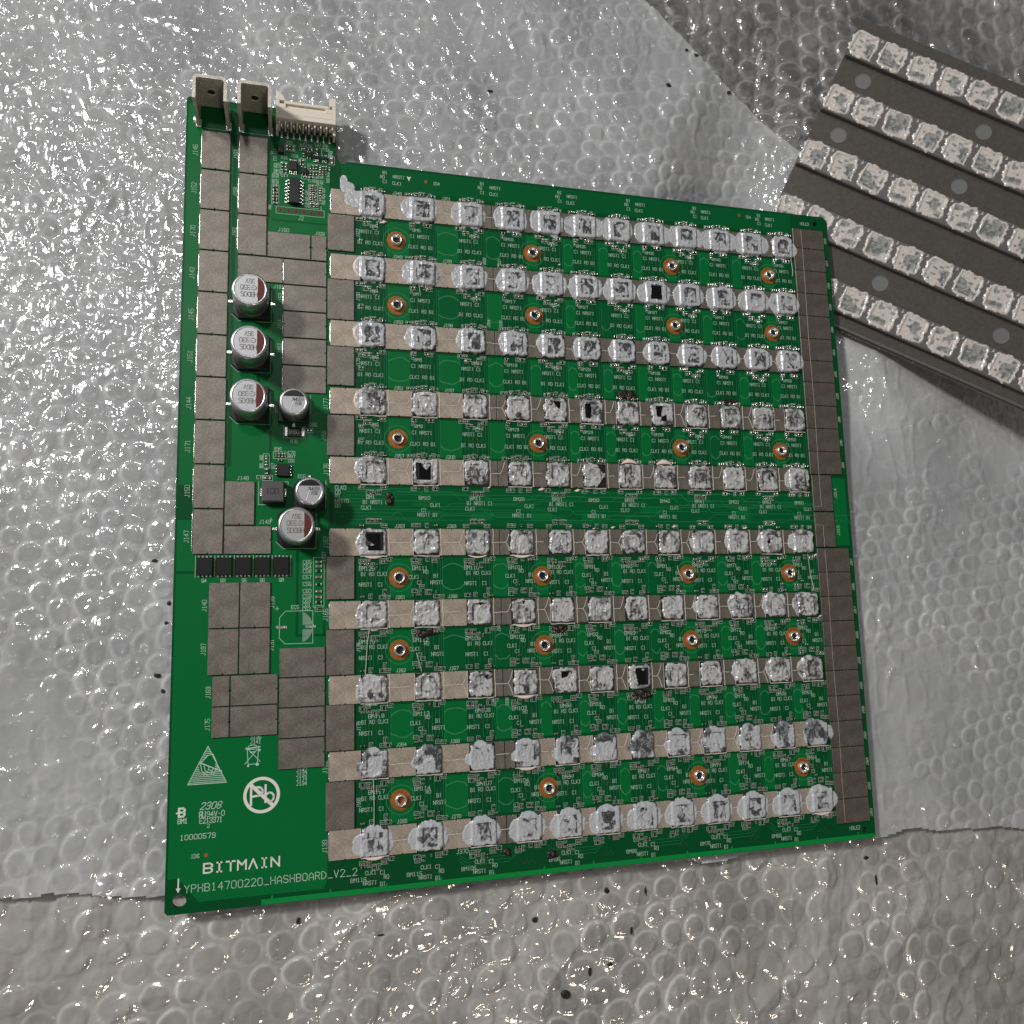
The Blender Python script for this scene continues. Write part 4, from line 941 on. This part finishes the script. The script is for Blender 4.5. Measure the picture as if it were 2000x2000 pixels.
for r, y in enumerate(RY):
    for c, x in enumerate(CX):
        h = 1.05; odd = c % 2 == 0
        if r < 4:
            text(sk, 'BM%d' % BMS[(r, c)], x - 3.0 + (2.4 if odd else 0), y - 7.3, .95, .11, ZS)
            text(sk, 'NRSTI CI' if odd else 'CI NRSTI', x - 3.9, y - 9.4, h, TW, ZS, 0, 5.3, .85); text(sk, 'BI RO CLKI' if odd else 'CLKI RO BI', x - 4.4, y - 12.9, h, TW, ZS, 0, 5.3, .85)
        elif 5 <= r < 9:
            text(sk, 'BM%d' % BMS[(r, c)], x - 4.2 + (2.6 if r > 6 and odd else 0), y - 8.3, 1.05, .12, ZS)
            if odd: text(sk, 'BI RO CLKI', x - 3.6, y - 9.9, h, TW, ZS, 0, 5.3, .85); text(sk, 'NRSTI  CI', x - 4.2, y - 13.0, h, TW, ZS, 0, 5.3, .85)
            else: text(sk, 'CLKI', x - 5.2, y - 10.9, h, TW, ZS, 0, 5.3, .85); text(sk, 'RO', x - .9, y - 9.4, h, TW, ZS, 0, 5.3, .85); text(sk, 'BI', x + 2.2, y - 10.6, h, TW, ZS, 0, 5.3, .85); text(sk, 'CI', x - 2.8, y - 12.6, h, TW, ZS, 0, 5.3, .85); text(sk, 'NRSTI', x + 1.2, y - 12.6, h, TW, ZS, 0, 5.3, .85)
        elif r == 4:
            text(sk, 'BM%d' % BMS[(r, c)], x - 2, y - 8.4, 1.0, .12, ZS)
            if odd: text(sk, 'BI NRSTI CI', x - 3, y - 9.9, h, TW, ZS, 0, 5.3, .8); text(sk, 'CLKI', x - 3.5, y - 11.6, h, TW, ZS, 0, 5.3, .85)
            else: text(sk, 'CLKI', x + 1.5, y - 10.6, h, TW, ZS, 0, 5.3, .85); text(sk, 'CI', x - 1.2, y - 12.2, h, TW, ZS, 0, 5.3, .85); text(sk, 'NRSTI BI', x - 2.5, y - 13.6, h, TW, ZS, 0, 5.3, .85)
        else:
            if c % 2 == 0 or c == 1:
                text(sk, 'BM%d' % BMS[(r, c)], x - 6.6, y - 10.4, 1.0, .11, ZS); text(sk, 'CLKI', x - 2.6, y - 8.8, h, TW, ZS, 0, 5.3, .85); text(sk, 'CI', x + 1.6, y - 9.0, h, TW, ZS, 0, 5.3, .85)
                text(sk, 'RO', x + 2.6, y - 10.3, h, TW, ZS, 0, 5.3, .85); text(sk, 'NRSTI', x - 3.2, y - 11.5, h, TW, ZS, 0, 5.3, .85); text(sk, 'BI', x + 1.6, y - 12.1, h, TW, ZS, 0, 5.3, .85)
        if r == 0 and c % 2 == 0:
            text(sk, 'BI', x + 3.4, 215.4, 1.0, .12, ZS, 0, 5.3, .85); text(sk, 'RO', x + 2.6, 213.9, 1.0, .12, ZS, 0, 5.3, .85); text(sk, 'CI', x + 3.4, 212.4, 1.0, .12, ZS, 0, 5.3, .85); text(sk, 'NRSTI', x + 6.6, 214.4, 1.0, .12, ZS, 0, 5.3, .85); text(sk, 'CLKI', x + 6.4, 212.2, 1.0, .12, ZS, 0, 5.3, .85)
J1 = ['J348', 'J349', 'J350', 'J351', 'J357', 'J263', 'J261', 'J262', 'J264', 'J265']; J2 = ['J201', 'J199', 'J198', 'J197', 'J200', 'J269', 'J268', 'J267', 'J266', 'J270']
for r, y in enumerate(RY):
    text(sk, J1[r], 61.3, y + 4.4, .95, .12, ZS, 0, 5.3, .9); text(sk, J2[r], 77.0, y + 4.4, .95, .12, ZS, 0, 5.3, .9)
for k, (s_, y) in enumerate(zip(['J312', 'J317', 'J318', 'J319', 'J320', 'J313', 'J316', 'J325', 'J306', 'J280', 'J282'], [209, 200.5, 192, 184, 175.5, 167, 159, 151, 142.5, 134, 126])): text(sk, s_, 219.0, y - 1.3, .8, .11, ZS, math.pi / 2, 5.2, .8)
text(sk, 'J314', 215.2, 114, 1, .12, ZS, math.pi / 2); text(sk, 'J315', 215.2, 101, 1, .12, ZS, math.pi / 2)
for s_, y in zip(['J307', 'J305', 'J317', 'J326', 'J331', 'J322', 'J325', 'J323', 'J324', 'J253', 'J263'], [92, 83.5, 75.5, 67, 58.5, 50, 42, 33.5, 25, 17, 8.5]): text(sk, s_, 219.3, y - 1.5, .9, .12, ZS, math.pi / 2, 5.2, .8)
for s_, x, y, h in [('J146', 3.4, 214.5, 1.3), ('J152', 3.3, 202.5, 1.3), ('J170', 3.3, 189, 1.3), ('J143', 3.4, 176, 1.3), ('J145', 3.4, 163.4, 1.3), ('J151', 3.4, 150.8, 1.3), ('J144', 3.4, 137, 1.3), ('J171', 3.4, 124.4, 1.3), ('J150', 3.6, 111.5, 1.3), ('J147', 3.7, 98.6, 1.3),
 ('J163', 14.8, 214.8, 1.1), ('J158', 14.8, 202.8, 1.1), ('J161', 14.8, 190.2, 1.1), ('J153', 28.2, 170.6, 1.1), ('J154', 28.0, 162.4, 1.1), ('J157', 28.2, 155, 1.1), ('EC7', 27.6, 137, 1.0), ('J177', 41.6, 138.4, 1.3), ('J155', 41.0, 129, 1.1), ('J176', 41.8, 118.6, 1.3), ('J182', 41.8, 97, 1.3), ('J137', 41.2, 93, 1.1), ('J166', 41.8, 76, 1.3), ('J162', 41.8, 33.4, 1.3), ('J139', 41.8, 12, 1.3),
 ('J140', 8.8, 79.4, 1.2), ('J139', 26.9, 80, 1.2), ('J187', 8.8, 67.4, 1.2), ('J131', 26.9, 68, 1.2), ('J169', 10.3, 55.6, 1.2), ('J175', 10.3, 47, 1.2), ('J327', 51.0, 193.6, 1.0), ('J180', 51.0, 173.0, 1.0), ('J179', 51.0, 152.2, 1.0), ('J138', 51.0, 66.8, 1.0), ('J178', 51.0, 44.5, 1.0), ('J168', 51.0, 23.4, 1.0), ('J328', 91, 188.2, .9), ('J227', 96, 188.2, .9), ('J334', 92, 167.5, .9), ('J335', 96, 167.5, .9), ('J340', 93, 71.5, .9), ('J339', 97, 71.5, .9), ('J271', 91, 49.3, .9), ('J338', 95, 49.3, .9)]:
    text(sk, s_, x, y, h, TW, ZS, math.pi / 2, 5.2, .8)
for s_, x, y, h in [('J160', 26.8, 193.1, 1.1), ('J328', 37.6, 193.0, 1.0), ('J181', 25.7, 175.0, 1.0), ('C66', 36.2, 133.1, 1.1), ('R70', 31, 128.0, .9), ('C70', 30.4, 124.6, .9), ('R87', 30.4, 123.5, .9), ('C81', 30.4, 122.2, .9), ('J148', 16.3, 116.7, 1.1), ('C74', 21.6, 117.1, 1.0), ('EC6', 33.2, 117.6, 1.0), ('J149', 22.5, 104.1, 1.1),
 ('C65', 34.8, 92.4, 1.1), ('C64', 34.8, 91.1, 1.1), ('C58', 34.8, 89.8, 1.1), ('C57', 34.8, 88.1, 1.1), ('C56', 34.8, 86.1, 1.1), ('C60', 34.8, 84.1, 1.1), ('C59', 34.8, 82.6, 1.1), ('C63', 34.8, 81.4, 1.0), ('C61', 34.8, 80.2, 1.0), ('C62', 34.8, 79.0, 1.0), ('EC5', 31.6, 79.6, 1.0),
 ('Q4', 7.4, 87.5, .9), ('Q3', 12.4, 87.5, .9), ('Q5', 18.1, 87.5, .9), ('Q6', 23.0, 87.5, .9), ('Q9', 28.2, 87.5, .9), ('J136', 21.0, 44.0, 1.0), ('J141', 21.0, 42.8, 1.0), ('J142', 33.4, 34.3, 1.0), ('J132', 33.4, 33.1, 1.0), ('J174', 33.4, 31.9, 1.0), ('J134', 33.4, 30.7, 1.0),
 ('CLKO', 43.8, 114.4, 1.1), ('CO', 43.8, 113.0, 1.1), ('RI', 43.8, 111.8, 1.1), ('NRSTO', 43.8, 110.4, 1.1), ('BO', 43.8, 109.0, 1.1), ('J370', 78.4, 8.2, 1.2), ('ID6', 6.3, 13.9, 1.0), ('ID4', 74.3, 213.6, 1.0), ('ID4', 186.5, 214.4, 1.0), ('HOLE3', 208.7, 214.2, 1.0), ('HOLE2', 210.2, 3.3, 1.1),
 ('R23', 28.8, 221.7, .9), ('J1', 33.9, 222.3, .9), ('R14', 33.0, 221.3, .9), ('R5', 35.4, 221.3, .9), ('C11', 37.4, 222.4, .9), ('R8', 39.9, 222.3, .9), ('R3', 37.7, 221.4, .9), ('C7', 39.9, 221.4, .9), ('U17', 27.4, 210.8, 1.0), ('C16', 35.6, 210.0, 1.0), ('D', 24.4, 217.7, 1.0), ('R59', 30.4, 217.5, .9), ('R16', 27.4, 216.6, .9), ('J2', 32.7, 197.4, 1.1), ('1', 39.1, 201.4, .9)]:
    text(sk, s_, x, y, h, .12, ZS, 0, 5.3, .85)
for s_, x, y, h in [('C13 C17', 26.0, 215.7, .9), ('R28 R29', 26.1, 211.6, .8), ('C22 C23', 26.9, 211.7, .8), ('R30 R31', 25.6, 208.3, .8), ('R27 R26', 26.7, 208.4, .8), ('C19 C21 C24', 35.3, 201.8, .8), ('R20 R25 R37', 40.5, 203.2, .8), ('R32 R33', 38.7, 209.5, .8), ('R21 R24', 39.9, 209.7, .8), ('R10 R15', 41.8, 210.5, .8), ('R43', 42.7, 219.4, .9), ('R56', 24.6, 199.9, .8), ('R79', 27.3, 125.2, .8), ('C75', 28.4, 125.2, .8), ('R82', 23.2, 122.7, .8), ('R81', 23.2, 120.4, .8), ('U17', 26.5, 120.2, .9)]:
    text(sk, s_, x, y, h, .11, ZS, math.pi / 2, 5.2, .7)
def frame(x0, y0, x1, y1, wd=.13): sk.ribbon(rect(x0, y0, x1, y1), wd, ZS, True)
for x, y, w_, h_ in [(25.79, 204.8, 2.04, 6.22), (36.86, 206.12, 2.47, 5.95), (38.95, 206.29, 1.21, 5.69), (37.1, 202.41, 2.91, 1.66), (28.18, 213.59, 1.93, 4.01), (29.97, 220.5, 3.02, 2.09), (34.77, 220.68, 3.94, 1.19), (38.41, 220.17, 1.92, 2.46), (40.56, 220.17, 2.12, 2.61), (42.53, 217.85, 1.55, 2.82), (33.53, 216.28, 1.9, 2.23), (37.32, 214.88, 3.88, 2.1), (35.5, 211.3, 3.99, 0.97), (33.2, 199.95, 14.2, 2.2), (32.1, 131.2, 6.4, 3.4), (36.3, 131.9, 2.0, 1.3), (28.1, 124.2, 3.9, 2.0), (24.2, 122.4, 1.7, 4.2), (24.6, 117.4, 2.8, 1.5), (39.2, 87.1, 3.0, 14.3), (39.2, 79.6, 2.0, 1.7)]:
    frame(x - w_ / 2, y - h_ / 2, x + w_ / 2, y + h_ / 2, .11)
sk.ribbon([(24.6, 109.6), (22.2, 109.6), (22.2, 116.4)], .14, ZS); sk.ribbon([(25.8, 116.4), (30.4, 116.4), (30.4, 115.2)], .14, ZS)
for i in range(6): sk.ribbon([(5.6 + i * 5.15, 88.9), (5.6 + i * 5.15, 95.0)], .13, ZS)
sk.ribbon([(12.7, 223.6), (4.8, 223.6)], .12, ZS); sk.ribbon([(23.4, 223.6), (16.5, 223.6)], .12, ZS)
for x, y in [(19.5, 169.9), (19.5, 154.4), (19.5, 138.9), (32.8, 102.6)]:
    sk.ribbon([(x + 5.6, y + 4), (x + 5.6, y - 5.7), (x - 3.6, y - 5.7), (x - 5.6, y - 3.8)], .13, ZS); text(sk, '+', x - 7.6, y + 1.8, 1.6, .13, ZS)
for x, y in [(31.8, 138.3), (36.4, 112.5)]: sk.ribbon([(x + 4.7, y + 4.4), (x + 4.7, y - 4)], .13, ZS); text(sk, '+', x + 1.4, y - 6.4, 1.4, .12, ZS)
# outline of the missing capacitor
sk.ribbon([(37.6, 79.0), (30.0, 79.0), (28.4, 77.2), (28.4, 71.4), (30.0, 69.8), (37.6, 69.8)], .14, ZS, True)
for i in range(9):
    x = 34.9 + i * .3; hy = math.sqrt(max(.1, 4.6 ** 2 - (x - 33.0) ** 2)); sk.ribbon([(x, 74.4 + .7), (x, 74.4 + hy)], .12, ZS + .001); sk.ribbon([(x, 74.4 - .7), (x, 74.4 - hy)], .12, ZS + .001)
text(sk, '+', 27.2, 79, 1.5, .13, ZS)
obj('silkscreen', sk.mesh('silkscreen', mSilk), hb)
# lettering and marks, bottom left
lt = MB(); text(lt, 'BITM^IN', 9.6, 9.85, 2.35, .42, ZS + .004, 0, 5.55, 1.33); obj('brand_lettering', lt.mesh('brand_lettering', mSilkW), hb)
def mark(name, *a, **k):
    m = MB(); text(m, *a, **k); return obj(name, m.mesh(name, mSilk), hb)
mark('part_number', 'YPHB14700220_HASHBOARD_V2_2', 4.9, 5.25, 1.9, .17, ZS + .004, 0, 5.8, .92)
mark('date_code', '2308', 8.3, 26.3, 1.75, .2, ZS + .004, 0, 5.6, .85, .35); mark('flammability_code', '94V-0', 10.1, 24.3, 1.35, .16, ZS + .004, 0, 5.2, .8); mark('approval_mark', 'RU', 8.2, 24.2, 1.5, .22, ZS + .004, 0, 4.4, .7)
mark('file_number', 'E213371', 8.3, 22.7, 1.35, .17, ZS + .004, 0, 5.2, .72); mark('layer_number', '2', 10.2, 21.5, .9, .12, ZS + .004); mark('serial_number', '10000579', 3.5, 18.8, 1.25, .16, ZS + .004, 0, 5.8, .95)
mark('maker_code', 'BM1', 2.8, 23.1, 1.2, .2, ZS + .004, 0, 5.0, .85)
lt = MB(); text(lt, 'B', 3.0, 24.9, 2.1, .5, ZS + .004, 0, 5, 1.0); lt.ribbon([(2.5, 25.8), (3.2, 26.1)], .4, ZS + .005)
lt.poly([(2.7, 6.6), (3.3, 5.4), (3.9, 6.6)], ZS + .004); lt.ribbon([(3.3, 6.5), (3.3, 8.9)], .35, ZS + .004); lt.poly([(65.8, 215.6), (66.5, 213.9), (67.2, 215.6), (66.5, 215.2)], ZS)
obj('maker_mark', lt.mesh('maker_mark', mSilkW), hb)
lt = MB(); P = (24.2, 28.9); ro, ri = 4.85, 4.0
for i in range(48):
    a, b = 2 * math.pi * i / 48, 2 * math.pi * (i + 1) / 48
    lt.quad((P[0] + ri * math.cos(a), P[1] + ri * math.sin(a), ZS), (P[0] + ro * math.cos(a), P[1] + ro * math.sin(a), ZS), (P[0] + ro * math.cos(b), P[1] + ro * math.sin(b), ZS), (P[0] + ri * math.cos(b), P[1] + ri * math.sin(b), ZS))
lt.ribbon([(21.3, 31.8), (27.1, 26.0)], .95, ZS + .003); lt.ribbon([(21.4, 26.5), (21.4, 31.2)], .6, ZS + .004)
lt.ribbon([(21.4, 31.0)] + arc(23.3, 29.9, 1.1, 1.1, 90, -90, 8) + [(21.4, 28.6)], .55, ZS + .005)
lt.ribbon([(25.2, 31.4), (25.2, 27.0)], .55, ZS + .006); lt.ribbon(arc(26.3, 28.2, 1.1, 1.2, 150, -150, 10), .5, ZS + .007)
obj('lead_free_mark', lt.mesh('lead_free_mark', mSilkW), hb)
lt = MB(); A_, B_, C_ = (10.0, 42.8), (5.0, 33.0), (14.9, 33.0)
lt.ribbon([A_, B_, C_], .22, ZS, True)
for i in range(19):
    y = 33.4 + i * .5; t = (y - 33) / 9.8; xa, xb = 5.0 + 5.0 * t + .15, 14.9 - 4.9 * t - .15
    if 36.0 < y < 40.6:
        if y < 38: segs = [(xa, 8.0 - (y - 36) * .2), (12.0 + (y - 36) * .0, xb)]
        else: segs = [(xa, xa + max(.2, (y - 38) * .5)), ]
    else: segs = [(xa, xb)]
    for s0, s1 in segs:
        if s1 - s0 > .15: lt.ribbon([(s0, y), (s1, y)], .2, ZS)
lt.ribbon([(8.0, 38.6), (13.6, 36.0)], .3, ZS + .003); lt.ribbon([(8.0, 38.2), (10, 40.4), (11.3, 40.7), (12.3, 38.4), (12.6, 36.8)], .2, ZS + .004)
for pts in [[(8.2, 38.0), (8.5, 36.5), (9.3, 35.5)], [(9.1, 37.7), (9.4, 36.4), (10.6, 35.8)], [(10.3, 37.2), (10.2, 36.6), (11.0, 36.4)], [(11.5, 36.9), (11.0, 35.6)], [(12.1, 36.6), (11.5, 35.3)], [(9.0, 35.2), (9.6, 35.6), (10.0, 35.1)]]: lt.ribbon(pts, .2, ZS + .005)
obj('static_warning_mark', lt.mesh('static_warning_mark', mSilk), hb)
lt = MB()
lt.ribbon([(20.2, 41.3), (20.5, 37.3), (22.9, 37.3), (23.2, 41.3)], .18, ZS, True); lt.ribbon([(19.8, 41.5), (23.5, 41.9)], .3, ZS + .002); lt.ribbon(arc(21.6, 41.7, 1.2, .8, 15, 165, 6), .2, ZS + .002)
lt.ribbon([(19.6, 37.4), (23.6, 42.0)], .16, ZS + .003); lt.ribbon([(19.9, 41.9), (23.7, 37.9)], .16, ZS + .004); lt.ribbon([(21.1, 40.5), (22.2, 40.6)], .3, ZS + .005); lt.poly(circ(22.9, 37.2, .45, 12), ZS + .006); lt.poly(circ(20.5, 36.9, .3, 12), ZS + .006); lt.poly(circ(23.4, 41.0, .35, 12), ZS + .006)
obj('bin_mark', lt.mesh('bin_mark', mSilk), hb)

# ------------------------------------------------------------------ crumbs of dirt
CR = [(111.8, -36.6, 1.3, 1.2, 'largest black crumb on the brown wrap under the middle of the board'), (119.8, -31.2, .5, 1.3, 'upright narrow black crumb beside the largest black crumb'), (126.4, -30.0, .7, .5, 'small round crumb right of the narrow black crumb'),
 (133.7, -21.0, .4, 1.3, 'thin upright black sliver half way down the wrap below the board'), (139.0, -9.9, .35, 1.5, 'thin upright black sliver close under the bottom edge of the board'), (126.0, -8.6, .8, .9, 'brown wedge crumb just under the bottom edge of the board'), (103.0, -14.5, .8, .8, 'dirty brown speck on the creased patch of wrap under the board'),
 (-2.0, 76.5, .5, .5, 'tiny speck beside the left board edge, uppermost of the four below the transistors'), (-4.0, 62.2, .9, .7, 'brown oval crumb near the left board edge, left of the stacked plates'), (-2.4, 57.9, .5, .6, 'small brown crumb just below the brown oval crumb by the left board edge'), (-5.6, 94.0, .8, .5, 'brown crumb left of the row of black power transistors'), (-1.4, 82.0, .5, .7, 'black crumb touching the left edge of the board below the transistors'),
 (169.0, 279.2, .6, .6, 'pale black-edged crumb high on the diagonal fold of the wrap'), (172.7, 277.6, .8, .6, 'black crumb on the diagonal fold next to the pale one'), (186.8, 266.8, .8, .7, 'round black crumb half way along the diagonal fold'), (161.0, 264.0, .8, .7, 'lone black crumb on the silvery wrap left of the diagonal fold'),
 (34.3, -7.0, .5, 1.0, 'curled black fibre under the part number at the bottom edge'), (57.0, -13.6, 1.1, .35, 'short curved black thread on the wrap below the first chips'), (94.6, 251.3, .8, .5, 'small brown seed-like crumb on the silvery wrap above the board'), (93.0, 237.3, .3, .3, 'pin-head black speck on the silvery wrap above the board'),
 (220.0, -7.9, .9, .6, 'dark brown crumb under the right bottom corner of the board'), (223.3, -15.5, .4, 1.6, 'long dark fibre right of and below the board corner'), (14.0, 236.9, .45, .45, 'black speck between the two metal terminals and the socket')]
for k, (x, y, a, b, lab) in enumerate(CR):
    m = MB(); rn = random.Random(k); nu, nv = 9, 6
    zb = float(max(zA(np.array([[x]]), np.array([[y]]))[0, 0], -9)) if y > y_AC(x) else float(zC(np.array([[x]]), np.array([[y]]))[0, 0])
    if side_AB(x, y) < 0 and y > 200: zb = float(zB(np.array([[x]]), np.array([[y]]))[0, 0])
    if abs(side_AB(x, y)) < 3 and y > 200: zb = max(zb, float(zA(np.array([[x]]), np.array([[y]]))[0, 0]))
    for j in range(nv + 1):
        ph = -math.pi / 2 + math.pi * j / nv
        for i in range(nu):
            t = 2 * math.pi * i / nu; q = 1 + rn.uniform(-.3, .3)
            m.v.append((a * q * math.cos(ph) * math.cos(t) + (.25 * a * math.sin(3 * ph)), b * q * math.cos(ph) * math.sin(t), .35 * min(a, b) * math.sin(ph) * (1 + rn.uniform(-.2, .2))))
    for j in range(nv):
        for i in range(nu): m.f.append((j * nu + i, j * nu + (i + 1) % nu, (j + 1) * nu + (i + 1) % nu, (j + 1) * nu + i)); m.mi.append(0)
    o = obj('dirt_crumb', m.mesh('dirt_crumb', mCrumb), None, (x, y, zb + .3 * min(a, b))); tag(o, lab, 'crumb', 'crumbs of dirt on the bubble wrap')
